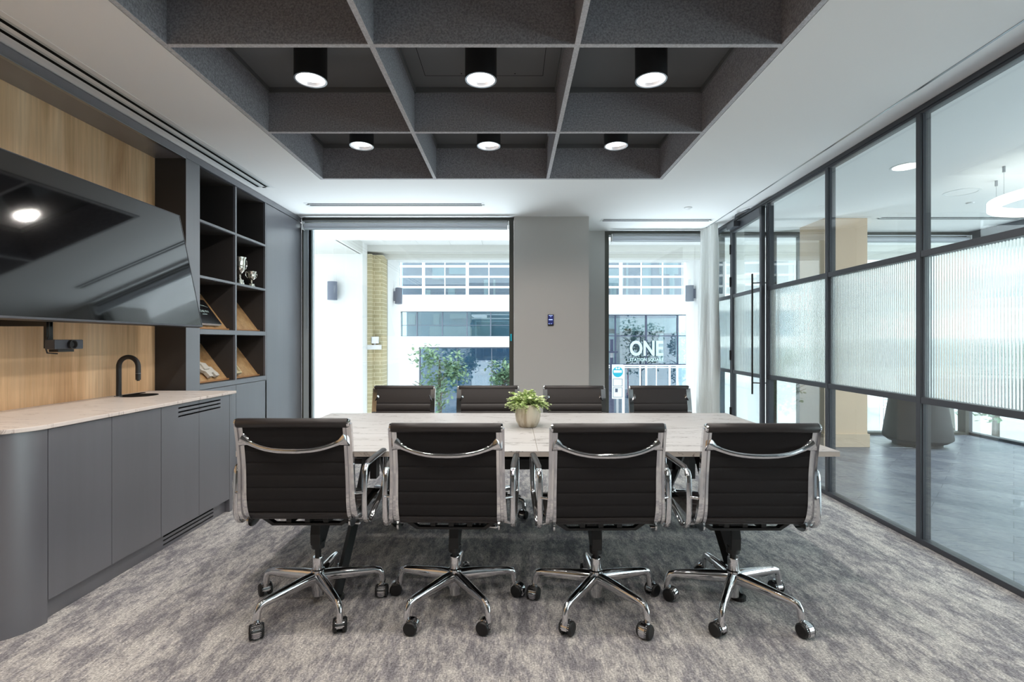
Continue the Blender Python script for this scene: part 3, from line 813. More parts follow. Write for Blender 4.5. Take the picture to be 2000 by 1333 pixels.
# ------------------------------------------------------------------ room control panel
rp = thing('room_panel', 'small black wall panel with a lit blue screen on the grey pier', 'control panel', (.463, 6.0, Z(.25)))
B(-.036, .036, -.012, 0, -.067, .067).build('casing', M['black'], rp, bevel=.002)
B(-.031, .031, -.0135, -.012, -.05, .06).build('screen', M['panelscreen'], rp)
q = MB(); q.box(-.025, .021, -.0145, -.0135, .052, .058); q.box(-.006, .006, -.0145, -.0135, .037, .041); q.box(-.025, .021, -.0145, -.0135, .0, .010)
q.box(-.026, -.018, -.0145, -.0135, -.048, -.04); q.box(-.012, -.008, -.0145, -.0135, -.048, -.043); q.box(.005, .012, -.0145, -.0135, -.048, -.04)
q.build('display_text', M['paneltext'], rp)

# ------------------------------------------------------------------ roller blinds
def blind(x0, x1, y, label):
    o = thing('roller_blind', label, 'window blind', (x0, y, CZ - .055))
    l = x1 - x0
    MB().tube([(.02, .0, -.062), (l - .02, .0, -.062)], .040, 20).build('roll', M['blind'], o, smooth=40)
    MB().lathe([(.008, .02), (.008, l - .02)], (0, -.036, -.008), 12, axis='x').build('fascia', M['steel'], o, smooth=40)
    B(.02, l - .02, -.045, -.037, -.112, -.098).build('bottom_bar', M['alu'], o, bevel=.003)
    for xx in (0, l - .012): B(xx, xx + .012, -.05, .02, -.108, -.005).build('bracket', M['white'], o, bevel=.003)
    return o
rb1 = blind(-2.50, -.035, 6.01, 'rolled-up grey roller blind at the head of the wider window')
MB().tube([(.05, -.02, -.1), (.05, -.02, -1.28), (.058, -.02, -1.30), (.066, -.02, -1.28), (.066, -.02, -.1)], .003, 6).build('pull_chain', M['steel'], rb1)
blind(1.33, 2.70, 6.74, 'rolled-up grey roller blind at the head of the curtained window')
blind(4.42, 6.2, 6.81, 'rolled-up blind at the head of the lobby window')

# ------------------------------------------------------------------ conference table
TZt = .735; TX0, TX1, TY0, TY1 = -1.377, 1.635, 2.50, 3.83
tbx, tby = (TX0 + TX1) / 2, (TY0 + TY1) / 2
tt = thing('conference_table', 'long marble-topped meeting table in the middle of the room', 'table', (tbx, tby, 0))
hx, hy = (TX1 - TX0) / 2, (TY1 - TY0) / 2; gp = .0012
for (x0, x1, y0, y1) in ((-hx, -gp, -hy, -.0025), (gp, hx, -hy, -.0025), (-hx, -gp, .0025, hy), (gp, hx, .0025, hy)):
    B(x0, x1, y0, y1, TZt - .004, TZt).build('tabletop', M['marble'], tt, bevel=.0005)
q = MB(); q.box(-hx + .0005, hx - .0005, -hy + .0005, hy - .0005, TZt - .027, TZt - .0042)
q.build('top_core', M['edge'], tt)
B(-hx + .1, hx - .1, -.003, .003, TZt - .0045, TZt - .0015).build('cable_seam', M['shadow'], tt)
for s_ in (-1, 1):
    for sy in (-1, 1):
        m = MB(); m.tube([(s_ * 1.0, sy * .06, TZt - .05), (s_ * 1.0, sy * .30, .38), (s_ * 1.0, sy * (hy + .0), .02)], [.03, .028, .025], 4, up=(1, 0, 0))
        m.cyl((s_ * 1.0, sy * hy, 0), .035, .018, seg=16)
        m.build('leg', M['blackmetal'], tt)
    B(s_ * 1.0 - .03, s_ * 1.0 + .03, -hy + .12, hy - .12, TZt - .07, TZt - .027).build('cross_bar', M['blackmetal'], tt)
    B(s_ * 1.0 - .02, s_ * 1.0 + .02, -.02, .06, .42, TZt - .07).build('cable_post', M['blackmetal'], tt)
B(-1.0, 1.0, -.09, -.04, TZt - .085, TZt - .03).build('beam', M['blackmetal'], tt)
B(-1.0, 1.0, .04, .09, TZt - .085, TZt - .03).build('beam', M['blackmetal'], tt)
cb = MB(); cb.box(-.9, .9, -.10, .10, .50, .506); cb.box(-.9, .9, -.10, -.094, .506, .56); cb.box(-.9, .9, .094, .10, .506, .56)
for x in (-.85, .85): cb.box(x, x + .02, -.10, .10, .5, TZt - .03)
cb.build('cable_tray', M['blackmetal'], tt)

# ------------------------------------------------------------------ vase and plant
vx, vy = (1031 - 1000) / 980 * 3.22, 3.22
va = thing('vase', 'round beige ceramic vase with dark drips at the table centre', 'vase', (vx, vy, TZt))
vr = .082
prof = [(.0001, 0), (vr * .62, 0), (vr * .72, .008), (vr * .92, .038), (vr, .075), (vr * .97, .105), (vr * .86, .135), (vr * .80, .146), (vr * .77, .146), (vr * .82, .13), (vr * .9, .08), (vr * .6, .02), (.0001, .015)]
MB().lathe(prof, (0, 0, 0), 48).build('body', M['vase'], va, smooth=50)
MB().lathe([(.0001, .128), (vr * .79, .128), (vr * .79, .120), (.0001, .120)], (0, 0, 0), 24).build('soil', M['bark'], va)
pl = thing('leafy_plant', 'low bushy pale green artificial plant in the beige vase', 'plant', (vx, vy, TZt + .125))
st = MB(); lv = MB(); rnd = random.Random(3)
def leaf(m, p, d, up, ln, wd, mi=0):
    d = d.normalized(); w = d.cross(up)
    if w.length < 1e-3: w = Vector((1, 0, 0))
    w.normalize(); n = w.cross(d)
    vs = [p, p + d * ln * .3 + w * wd * .5 + n * .08 * ln, p + d * ln * .8 + w * wd * .45, p + d * ln, p + d * ln * .8 - w * wd * .45, p + d * ln * .3 - w * wd * .5 + n * .08 * ln, p + d * ln * .5 + n * -.02 * ln]
    m.add(vs, [(0, 1, 6), (1, 2, 6), (2, 3, 6), (3, 4, 6), (4, 5, 6), (5, 0, 6)], mi)
for i in range(120):
    a_ = rnd.uniform(0, 2 * PI); el = rnd.uniform(.08, 1.45) if i % 3 else rnd.uniform(.0, .6)
    ln = (.125 if el < .7 else .105) * rnd.uniform(.6, 1.05) * (1.12 if i % 17 == 0 else 1)
    d = Vector((math.cos(a_) * math.cos(el), math.sin(a_) * math.cos(el), math.sin(el)))
    p0 = Vector((math.cos(a_) * .02, math.sin(a_) * .02, 0.0)); pts = []
    for k in range(6):
        t_ = k / 5
        pts.append(p0 + d * ln * t_ + Vector((0, 0, .018 * math.sin(PI * t_) - (.03 * t_ * t_ if el < .4 else 0))) + (Vector((d.x, d.y, 0)) * .012 * t_))
    st.tube(pts, [.0014, .0013, .0012, .0011, .001, .0006], 5)
    for k in range(13):
        t_ = .28 + .72 * k / 12; idx = min(4, int(t_ * 5)); fr_ = t_ * 5 - idx
        p = pts[idx].lerp(pts[idx + 1], fr_)
        aa = rnd.uniform(0, 2 * PI)
        dd = (d * .5 + Vector((math.cos(aa), math.sin(aa), rnd.uniform(-.3, .9)))).normalized()
        leaf(lv, p, dd, Vector((0, 0, 1)), rnd.uniform(.013, .021) * (1.0 if t_ < .85 else .75), rnd.uniform(.015, .023))
st.build('stems', M['stem'], pl); tag(lv.build('foliage', M['leaf'], pl), kind='stuff')

# ------------------------------------------------------------------ office chairs
def smooth_path(pts, n=8):
    P = [Vector(p) for p in pts]; out = []
    for i in range(len(P) - 1):
        p0 = P[max(i - 1, 0)]; p1 = P[i]; p2 = P[i + 1]; p3 = P[min(i + 2, len(P) - 1)]
        for k in range(n):
            t = k / n
            out.append(0.5 * ((2 * p1) + (-p0 + p2) * t + (2 * p0 - 5 * p1 + 4 * p2 - p3) * t * t + (-p0 + 3 * p1 - 3 * p2 + p3) * t ** 3))
    out.append(P[-1]); return out
SEATP = [(0, .255, .452), (0, .20, .470), (0, .08, .466), (0, -.06, .458), (0, -.14, .458), (0, -.195, .470), (0, -.222, .502)]
BACKP = [(0, -.222, .502), (0, -.236, .56), (0, -.240, .64), (0, -.246, .72), (0, -.262, .82), (0, -.280, .902)]
FULLP = SEATP + BACKP[1:]
def rail(sx):
    path = smooth_path(FULLP, 6); m = MB()
    # cross section: x across, n = outward (below the seat / behind the back)
    sec = [(-.019, -.010), (.019, -.010), (.019, .010), (.008, .011), (.006, .003), (-.004, .003), (-.006, .011), (-.019, .010)]
    vs = []; n = len(path)
    for i, p in enumerate(path):
        t = (path[min(i + 1, n - 1)] - path[max(i - 1, 0)]).normalized()
        nr = Vector((0, t.z, -t.y)) # outward
        # path runs from front to top: tangent initially -y, outward = down
        o_ = Vector((0, -t.z * -1, t.y * -1))
        nr = Vector((0, -abs(t.z) if t.z > 0.05 else 0, 0)) if False else Vector((0, -t.z, t.y))
        f_ = i / (n - 1); wdt = .95 + .25 * math.exp(-((f_ - .52) / .12) ** 2)
        xo = sx * (.2335 + .006 * math.exp(-((f_ - .5) / .2) ** 2))
        for a_, b_ in sec: vs.append((xo + a_ * wdt, p.y + nr.y * b_, p.z + nr.z * b_))
    k = len(sec); fs = [(i * k + j, i * k + (j + 1) % k, (i + 1) * k + (j + 1) % k, (i + 1) * k + j) for i in range(n - 1) for j in range(k)]
    fs += [tuple(range(k)), tuple(range(n * k - 1, (n - 1) * k - 1, -1))]
    return m.add(vs, fs)
def pad(pts, pitch, hw=.217, thick=.011, x_n=9, seam=.0035, smax=9.0):
    path = smooth_path(pts, 16)
    L_ = [0]
    for a_, b_ in zip(path, path[1:]): L_.append(L_[-1] + (b_ - a_).length)
    tot = L_[-1]; N = int(tot / .0045)
    P2 = []
    for i in range(N + 1):
        s_ = tot * i / N; j = max(k for k in range(len(L_)) if L_[k] <= s_ + 1e-9); j = min(j, len(path) - 2)
        t_ = (s_ - L_[j]) / max(L_[j + 1] - L_[j], 1e-9); P2.append((path[j].lerp(path[j + 1], t_), s_))
    m = MB(); vs = []; n = len(P2)
    for side in (1, -1):
        for i in range(n):
            p, s_ = P2[i]
            t = (P2[min(i + 1, n - 1)][0] - P2[max(i - 1, 0)][0]).normalized(); nr = Vector((0, -t.z, t.y))
            ph = (s_ % pitch) / pitch; dip = seam * math.exp(-(min(ph, 1 - ph) * pitch / .0035) ** 2)
            puff = .003 * math.sin(PI * ph)
            if s_ > smax + pitch * .5: dip = puff = 0.0
            elif s_ > smax: puff = 0.0
            for k in range(x_n):
                u = -1 + 2 * k / (x_n - 1)
                hh = (thick * .5 + puff - dip) * side
                vs.append((u * hw, p.y + nr.y * hh, p.z + nr.z * hh))
    fs = []
    for i in range(n - 1):
        for k in range(x_n - 1):
            a_ = i * x_n + k; fs.append((a_, a_ + 1, a_ + x_n + 1, a_ + x_n))
            b_ = n * x_n + a_; fs.append((b_, b_ + x_n, b_ + x_n + 1, b_ + 1))
    for i in range(n - 1):
        for k in (0, x_n - 1):
            a_ = i * x_n + k; b_ = n * x_n + a_; fs.append((a_, a_ + x_n, b_ + x_n, b_))
    for i in (0, n - 1):
        for k in range(x_n - 1):
            a_ = i * x_n + k; b_ = n * x_n + a_; fs.append((a_, a_ + 1, b_ + 1, b_))
    return m.add(vs, fs)
def make_castor():
    m = MB()
    for s_ in (-1, 1):
        m.lathe([(.0001, s_ * .010), (.027, s_ * .010), (.031, s_ * .014), (.031, s_ * .024), (.026, s_ * .030), (.0001, s_ * .031)], (0, .020, .031), 24, 1, 'x')
    # chrome hood
    pr = [(.020 + .036 * math.cos(a_), .031 + .036 * math.sin(a_)) for a_ in [R(-35) + R(215) * i / 16 for i in range(17)]]
    pin = [(.020 + .027 * math.cos(a_), .031 + .027 * math.sin(a_)) for a_ in [R(180) - R(215) * i / 16 for i in range(17)]]
    m.prism(pr, -.012, .012, 'x', 0); m.prism([(.020 + (a_ - .020) * .86, .031 + (b_ - .031) * .86) for a_, b_ in pr], -.019, .019, 'x', 0)
    m.cyl((0, 0, .052), .0145, .022, seg=16, mi=0)
    return m
def make_chair():
    o = thing('office_chair', 'x', 'chair')
    pad(SEATP, .052).build('seat', M['leather'], o, smooth=50)
    pad([tuple(v) for v in BACKP[:-1]] + [(0, -.279, .895)], .0565, smax=.2825).build('backrest', M['mesh'], o, smooth=50)
    ly = smooth_path(BACKP, 8)
    # leather front face of the back
    m = MB(); 
    pf_ = [(0, p[1] + .0095, p[2]) for p in BACKP]; 
    pad(pf_, .0565, .216, .006, smax=.2825).build('front_leather', M['leather'], o, smooth=50)
    for (y, z, nm) in ((-.2865, .905, 'top_roll'), (.262, .445, 'front_roll')):
        q = MB().tube([(-.243, y, z), (-.236, y, z), (-.1, y, z), (0, y, z), (.1, y, z), (.236, y, z), (.243, y, z)], [.014, .0205, .021, .0205, .021, .0205, .014], 16)
        b_ = q.build(nm, M['leather'], o, smooth=50)
        for s_ in (-1, 1):
            MB().lathe([(.0001, s_ * .002), (.012, s_ * .002), (.018, 0), (.0195, -s_ * .008)], (s_ * .244, y, z), 20, axis='x').build('end_cap', M['chrome'], b_, smooth=40)
    for s_ in (-1, 1):
        rl = rail(s_)
        rl.prism([(-.168 + .060 * math.cos(a_), .458 + .034 * math.sin(a_)) for a_ in [2 * PI * i / 24 for i in range(24)]], s_ * .221, s_ * .229, 'x')
        rl.build('side_rail', M['chrome'], o, smooth=30)
    # curved back brace
    n = 16; pts = []; rr = []
    for i in range(n + 1):
        u = -1 + 2 * i / n
        pts.append((u * .222, -.262 - .034 * (1 - u * u) + .0 * u, .786 + .046 * abs(u) ** 2.6))
        rr.append(.0085 + .017 * (max(0, abs(u) - .84) / .16) ** 1.5)
    MB().tube(pts, rr, 14, up=(0, 1, 0), flat=1.4).build('back_brace', M['chrome'], o, smooth=50)
    # under-seat spider
    q = MB()
    for y in (-.12, .12):
        q.prism([(-.215, .452), (-.19, .450), (-.15, .420), (.15, .420), (.19, .450), (.215, .452), (.215, .444), (.16, .408), (-.16, .408), (-.215, .444)], y - .014, y + .014, 'y')
    for x in (-.085, 0, .085): q.box(x - .012, x + .012, -.13, .13, .410, .438)
    q.build('seat_frame', M['black'], o, bevel=.002)
    q = MB()
    q.prism([(-.035, .275), (.03, .262), (.16, .385), (.16, .42), (-.02, .42), (-.04, .33)], -.024, .024, 'x')
    q.cyl((0, 0, .252), .031, .035, seg=24)
    q.build('tilt_mechanism', M['black'], o, bevel=.004)
    MB().cyl((.085, .04, .385), .021, .03, seg=14).build('tension_knob', M['black'], o, bevel=.002)
    q = MB().tube([(.02, .03, .36), (.06, .02, .372), (.16, .0, .374)], .005, 8)
    lvr = q.build('height_lever', M['black'], o, smooth=40)
    MB().tube([(.155, 0, .374), (.175, -.003, .375), (.205, -.006, .374), (.21, -.007, .374)], [.006, .008, .0095, .005], 10).build('lever_grip', M['chrome'], lvr, smooth=50)
    q = MB().tube([(-.03, .08, .39), (-.16, .04, .380)], .005, 8); lv2 = q.build('tilt_lever', M['black'], o, smooth=40)
    MB().tube([(-.155, .041, .380), (-.19, .036, .380), (-.20, .034, .380)], [.006, .009, .005], 10).build('lever_grip', M['chrome'], lv2, smooth=50)
    MB().cyl((0, 0, .2), .0145, .06, seg=20).build('gas_lift', M['black'], o, smooth=40)
    MB().lathe([(.0001, .238), (.0235, .238), (.0245, .235), (.0245, .180), (.0315, .176), (.033, .155), (.033, .100), (.028, .080), (.026, .052), (.021, .049), (.0001, .049)], (0, 0, 0), 32).build('hub', M['chrome'], o, smooth=35)
    cas = make_castor()
    for k in range(5):
        a_ = R(90 + 72 * k)
        pts = [(.018, 0, .142), (.08, 0, .141), (.19, 0, .135), (.265, 0, .130), (.288, 0, .124), (.300, 0, .105), (.303, 0, .085), (.305, 0, .070)]
        lg = MB().tube(pts, [.024, .0235, .019, .0155, .0145, .0132, .0132, .0138], 16, up=(0, 1, 0), flat=1.25).build('leg', M['chrome'], o, smooth=50)
        lg.rotation_euler = (0, 0, a_)
        cc = cas.build('castor', [M['chrome'], M['rubber']], lg, smooth=35, loc=(.305, 0, 0)) if k == 0 else None
        if k == 0: cas_o = cc
        else:
            cc = cas_o.copy(); COL.objects.link(cc); cc.parent = lg
        cc.rotation_euler = (0, 0, R(40 + 97 * k))
    # arms
    for s_ in (-1, 1):
        raw = [(-.205, .66), (-.195, .688), (-.17, .70), (-.05, .704), (.07, .706), (.098, .700), (.105, .68), (.095, .60), (.075, .545), (.045, .515), (-.08, .462), (-.125, .440), (-.16, .436), (-.19, .455), (-.205, .49), (-.21, .57)]
        def xo(y, z): return s_ * (.286 + .016 * min(1, max(0, (y + .2) / .3)))
        loop = [(xo(y, z), y, z) for y, z in raw]
        P_ = loop + loop[:3]; AR = .0130
        sp_ = [tuple(v) for v in smooth_path([P_[-4]] + P_[:-2], 5)][5:]
        arm = MB().tube(sp_[:len(raw) * 5], AR, 14, closed=True, up=(1, 0, 0), flat=.5).build('armrest', M['chrome'], o, smooth=60)
        padp = [(xo(y, z), y, z + .008) for y, z in ((-.18, .690), (-.15, .7), (-.05, .704), (.07, .706), (.088, .703))]
        MB().tube(padp, [.009, .0145, .015, .0145, .009], 12, up=(1, 0, 0), flat=.6).build('arm_pad', M['leather'], arm, smooth=60)
        q = MB().tube([(s_ * .236, -.236, .585), (s_ * .286, -.209, .585)], .0065, 10)
        q.tube([(s_ * .238, -.14, .452), (s_ * .288, -.14, .440)], .007, 10)
        q.build('arm_bracket', M['chrome'], arm, smooth=50)
    return o
ch0 = make_chair()
fr = [(-.943, 2.44, 0, 2, 'nearest the cabinets', .028), (-.279, 2.45, -1.0, 0, 'second from the cabinets', .006), (.406, 2.43, 1.0, 0, 'second from the glass wall', .008), (1.07, 2.43, 0, 4, 'nearest the glass wall', .008)]
br_ = [(-.873, 3.77, 179, 11, 'nearest the tall cupboards'), (-.187, 3.77, 181, -8, 'behind the vase, cupboard side'), (.500, 3.77, 180, 5, 'behind the vase, glass wall side'), (1.197, 3.77, 182, 14, 'nearest the door')]
def place(o, x, y, rz, base, lift, k):
    o.location = (x, y, 0); o.rotation_euler = (0, 0, R(rz))
    lc_ = 0
    for c_ in o.children:
        nm = c_.name.split('.')[0]
        if nm == 'leg':
            c_.rotation_euler = (0, 0, R(90 + 72 * lc_ + base - rz * 0)); lc_ += 1
            for w_ in c_.children: w_.rotation_euler = (0, 0, R((40 + 97 * lc_ + 61 * k) % 360))
        elif nm not in ('hub',): c_.location = (0, 0, lift)
used = False
for k, (x, y, rz, base, lab, lift) in enumerate(fr):
    o = ch0 if not used else copy_tree(ch0); used = True
    place(o, x, y, rz, base, lift, k)
    tag(o, 'black ribbed office chair seen from behind, near side of table, %s' % lab, 'chair', 'office chairs on the near side of the table')
for k, (x, y, rz, base, lab) in enumerate(br_):
    o = copy_tree(ch0); place(o, x, y, rz, base, 0.0, k + 4)
    tag(o, 'black leather office chair across the table, %s' % lab, 'chair', 'office chairs on the window side of the table')

# ------------------------------------------------------------------ lobby things
def ring_lamp():
    o = thing('ring_pendant', 'glowing white ring pendant hanging in the lobby', 'pendant light', (4.75, 4.15, Z(1.17)))
    r0, r1, h = .54, .60, .07
    MB().lathe([(r0, 0), (r1, 0), (r1, h), (r0, h), (r0, 0)], (0, 0, 0), 72).build('ring', M['lobbylamp'], o, smooth=40)
    for a_ in (R(167), R(116), R(40), R(-60)):
        x, y = .57 * math.cos(a_), .57 * math.sin(a_)
        MB().tube([(x, y, h), (x, y, CZ - Z(1.17))], .0012, 6).build('suspension_wire', M['steel'], o)
        MB().cyl((x, y, CZ - Z(1.17) - .05), .011, .05, seg=14).build('ceiling_mount', M['steel'], o)
    return o
ring_lamp()
m = MB().lathe([(.0001, 0), (.10, 0), (.10, .003), (.0001, .003)], (0, 0, -.004), 36)
dlr = thing('recessed_light', 'lit round recessed light in the lobby ceiling', 'ceiling light', (3.365, 4.28, CZ))
m.build('diffuser', M['lobbylamp'], dlr)
MB().lathe([(.10, -.004), (.115, -.003), (.115, 0), (.10, 0)], (0, 0, 0), 36).build('trim_ring', M['white'], dlr)
spk = thing('ceiling_speaker', 'round white speaker grille in the lobby ceiling', 'speaker', (4.50, 5.02, CZ))
MB().lathe([(.125, -.004), (.15, -.003), (.15, 0), (.125, 0), (.125, -.004)], (0, 0, 0), 40).build('trim_ring', M['white'], spk)
MB().lathe([(.0001, -.002), (.125, -.002), (.125, 0), (.0001, 0)], (0, 0, 0), 40).build('grille', M['ceiling'], spk)
tag(MB().lathe([(.0001, -.012), (.03, -.012), (.04, 0), (.0001, 0)], (0, 0, 0), 20).build('ceiling_sensor', M['white'], smooth=40, loc=(4.93, 5.4, CZ)), 'small white sensor beside the round speaker in the lobby ceiling', 'sensor')
pl_ = thing('floor_planter', 'big dark tapered concrete planter standing on the lobby floor', 'planter', (5.02, 6.22, 0))
MB().lathe([(.0001, .0), (.25, .0), (.25, .03), (.30, .05), (.352, .09), (.355, .11), (.335, .25), (.29, .55), (.25, .85), (.235, .855), (.225, .84), (.0001, .80)], (0, 0, 0), 56).build('pot', M['planter'], pl_, smooth=30)
rt = random.Random(11)
lm = MB()
for i in range(260):
    a_ = rt.uniform(0, 2 * PI); el = rt.uniform(.2, 1.5); rr = rt.uniform(.05, .42)
    d = Vector((math.cos(a_) * math.cos(el), math.sin(a_) * math.cos(el), math.sin(el)))
    leaf(lm, d * rr + Vector((0, 0, .82)), d + Vector((0, 0, -.2)), Vector((0, 0, 1)), .14, .05)
tag(lm.build('foliage', M['tree'], pl_), 'green leaves', kind='stuff')

# ------------------------------------------------------------------ outside
tag(B(-30, 45, 7.3, 60, -2.1, -1.9).build('street', M['street']), 'pale paved street outside the windows', 'street', kind='structure')
# our own building's covered edge: soffit
so2 = MB()
for k in range(26): so2.box(-2.95 + .6 * k + .003, -2.95 + .6 * (k + 1) - .003, 7.05, 9.5, Z(1.82), Z(1.88))
sf = so2.build('canopy_soffit', M['plaster']); tag(sf, 'white panelled soffit over the windows outside', 'soffit', kind='structure')
q = MB(); q.box(-3.2, 13, 9.5, 9.62, Z(1.70), Z(1.9)); q.box(-3.2, 13, 9.8, 10.02, Z(1.62), Z(1.72)); q.box(-3.2, 13, 7.05, 10, Z(1.88), Z(1.9)); q.box(-3.2, 13, 9.6, 9.82, Z(1.70), Z(1.74))
tag(q.build('canopy_beam', M['plaster2']), 'grey stone beam along the canopy edge', 'beam', kind='structure')
# left return wall with lower soffit
q = MB(); q.box(-12, -2.74, 9.2, 9.5, -1.9, Z(1.9)); q.build('outer_wall', M['plaster'])
ow = bpy.data.objects['outer_wall']; tag(ow, 'white rendered outside wall left of the brick strip', 'wall', kind='structure')
B(-12, -2.74, 9.196, 9.2, Z(-.70), Z(-.692)).build('wall_joint', M['plaster2'], ow)
q = MB(); q.box(-12, -2.78, 7.05, 9.2, Z(1.60), Z(1.62)); q.box(-2.80, -2.74, 7.05, 9.2, Z(1.60), Z(1.84))
tag(q.build('lower_soffit', M['plaster2']), 'lower white soffit and its fascia beside the window', 'soffit', kind='structure')
bs = MB(); bs.box(-2.80, -2.66, 9.5, 9.9, -1.9, Z(1.65)); bs.box(-2.735, -2.48, 9.62, 9.95, -1.9, Z(1.65))
tag(bs.build('brick_strip', M['brick']), 'yellow brick strip beside the white wall outside', 'wall', kind='structure')
# portal frame
pz = Z(1.725)
q = MB(); q.box(-2.60, -2.475, 10.0, 11.05, -1.9, pz); q.box(-2.60, 3.95, 10.0, 11.05, pz, Z(3.4)); q.box(3.83, 6.3, 10.0, 11.05, -1.9, pz)
q.box(-12, -2.6, 10.0, 10.2, -1.9, Z(3.4)); q.box(3.95, 6.3, 10.0, 11.05, pz, Z(3.4))
tag(q.build('stone_portal', M['plaster']), 'white stone portal framing the street view', 'portal', kind='structure')
B(-2.56, -2.475, 9.99, 10.0, -1.9, pz).build('portal_trim', M['plaster2'], bpy.data.objects['stone_portal'])

def wall_light(loc, rz, label, tilt=0, h=.30, r=.085):
    o = thing('wall_light', label, 'wall light', loc, rz, group='grey cylinder wall lights outside')
    o.rotation_euler = (0, tilt, rz)
    MB().lathe([(.0001, -h / 2), (r, -h / 2), (r, h / 2), (.0001, h / 2)], (0, -r - .03, 0), 28).build('shade', M['lamp_grey'], o, smooth=40)
    q = MB(); q.box(-.04, .04, -.05, 0, -h * .3, h * .28); q.build('bracket', M['lamp_grey'], o)
    if tilt == 0:
        q = MB()
        for k in range(6): q.tube([(-.07 + .028 * k, -r - .03, h / 2), (-.07 + .028 * k + .004, -r - .03, h / 2 + .13)], .0015, 4)
        q.build('bird_spike', M['steel'], o)
    return o
wall_light(PX(653.5, 569, 9.2), 0, 'grey cylinder wall light on the white wall outside, with bird spikes', h=.33)
wall_light((-2.475, 10.5, PX(782, 578, 10.5)[2]), R(90), 'tilted grey cylinder wall light on the portal side near the brick strip', tilt=R(6), h=.33, r=.075)
wall_light((3.83, 10.5, PX(1348, 573, 10.5)[2]), R(-90), 'grey cylinder wall light on the portal side near the curtain', h=.33, r=.085)
fl = thing('security_floodlight', 'white floodlight bar on the yellow brick strip', 'floodlight', PX(729, 678, 9.6))
B(-.165, .16, -.12, 0, -.045, .045).build('lamp_bar', M['white'], fl, bevel=.006)
B(-.02, .11, -.10, 0, .07, .20).build('junction_box', M['signwhite'], fl, bevel=.006)
B(.03, .06, -.06, 0, .045, .07).build('neck', M['steel'], fl)

# facing building
FD = 20.0; sc_ = FD / 980
fx = lambda x: (x - 1000) * sc_
fzz = lambda y: CH + (666 - y) * sc_
fb = thing('office_building', 'white office building across the street with blue glazing', 'building', (0, FD, 0))
# wall pieces in front plane y 0..0.5 (local)
q = MB()
q.box(fx(500), fx(1700), 0, .4, fzz(608), fzz(579))         # band under the upper windows
q.box(fx(500), fx(782), 0, .4, -1.9, fzz(608))
q.box(fx(782), fx(1050), 0, .4, fzz(678), fzz(657))
q.box(fx(782), fx(818), 0, .4, -1.9, fzz(678))
q.box(fx(1050), fx(1150), 0, .4, -1.9, fzz(608))
q.box(fx(1346), fx(1520), 0, .4, -1.9, fzz(608))
q.box(fx(1150), fx(1346), 0, .4, fzz(613), fzz(608))
q.box(fx(300), fx(777), 0, .4, fzz(579), fzz(300)); q.box(fx(1346), fx(1390), 0, .4, fzz(579), fzz(300))
q.build('wall', M['plaster'], fb)
j = MB()
for x in (813, 865, 914, 958): j.box(fx(x), fx(x) + .015, -.004, 0, fzz(677), fzz(658))
for y in (697, 718, 740, 762, 785): j.box(fx(782), fx(814), -.004, 0, fzz(y), fzz(y) + .012)
j.build('stone_joint', M['plaster2'], fb)
B(fx(782), fx(1050), 1.2, 1.25, fzz(660), fzz(606)).build('reflection_backing', M['winmid'], fb)  # pale panel set behind the glass to read as its reflection
B(fx(812), fx(1050), 1.3, 1.35, -1.9, fzz(677)).build('shop_reflection', M['winblue'], fb)  # panel carrying the reflected tone of the shop glazing
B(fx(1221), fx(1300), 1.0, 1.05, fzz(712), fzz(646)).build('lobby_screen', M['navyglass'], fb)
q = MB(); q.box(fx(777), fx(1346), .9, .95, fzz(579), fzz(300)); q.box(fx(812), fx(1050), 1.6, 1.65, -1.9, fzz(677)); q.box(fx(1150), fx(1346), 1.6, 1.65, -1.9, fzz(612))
q.build('reflection_backing', M['winback'], fb)  # blue panels standing in for reflections in the glazing
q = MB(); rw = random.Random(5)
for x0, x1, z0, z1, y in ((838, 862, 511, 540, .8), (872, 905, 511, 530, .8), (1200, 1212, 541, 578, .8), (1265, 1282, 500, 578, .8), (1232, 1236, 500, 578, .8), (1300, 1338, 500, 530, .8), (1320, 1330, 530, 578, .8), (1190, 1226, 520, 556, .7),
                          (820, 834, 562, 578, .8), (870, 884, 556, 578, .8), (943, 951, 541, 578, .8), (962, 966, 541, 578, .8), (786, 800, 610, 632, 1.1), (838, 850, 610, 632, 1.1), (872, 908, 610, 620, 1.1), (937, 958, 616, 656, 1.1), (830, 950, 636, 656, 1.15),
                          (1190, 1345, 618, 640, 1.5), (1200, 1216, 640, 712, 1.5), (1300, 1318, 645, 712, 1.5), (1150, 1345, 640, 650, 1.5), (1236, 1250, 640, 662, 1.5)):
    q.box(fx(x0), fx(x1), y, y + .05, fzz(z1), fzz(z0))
q.build('reflection_patch', M['winpale'], fb)  # pale panels added to suggest reflections in the panes
def glazed(name, x0, x1, y0, y1, vbars, hbars, wbar, mat_f, yy=.15, hb=None):
    w = MB(); hb = hb or wbar
    w.box(fx(x0), fx(x1), yy, yy + .08, fzz(y0) - hb, fzz(y0)); w.box(fx(x0), fx(x1), yy, yy + .08, fzz(y1), fzz(y1) + hb)
    for x, ww in vbars: w.box(fx(x) - ww / 2, fx(x) + ww / 2, yy - .02, yy + .08, fzz(y1), fzz(y0))
    for y in hbars: w.box(fx(x0), fx(x1), yy, yy + .08, fzz(y) - hb / 2, fzz(y) + hb / 2)
    f_ = w.build(name, mat_f, fb)
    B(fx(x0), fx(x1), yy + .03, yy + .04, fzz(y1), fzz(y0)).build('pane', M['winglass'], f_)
    return f_
vb = [(782, .06), (826, .12), (868, .04), (912, .12), (954.5, .04), (998, .12), (1041, .04), (1084, .12), (1128, .04), (1170, .1), (1214, .14), (1254, .05), (1296, .05), (1340, .12)]
glazed('window', 779, 1346, 430, 579, vb, (430, 450, 470, 490, 519, 539.5, 560), .085, M['whiteframe'])
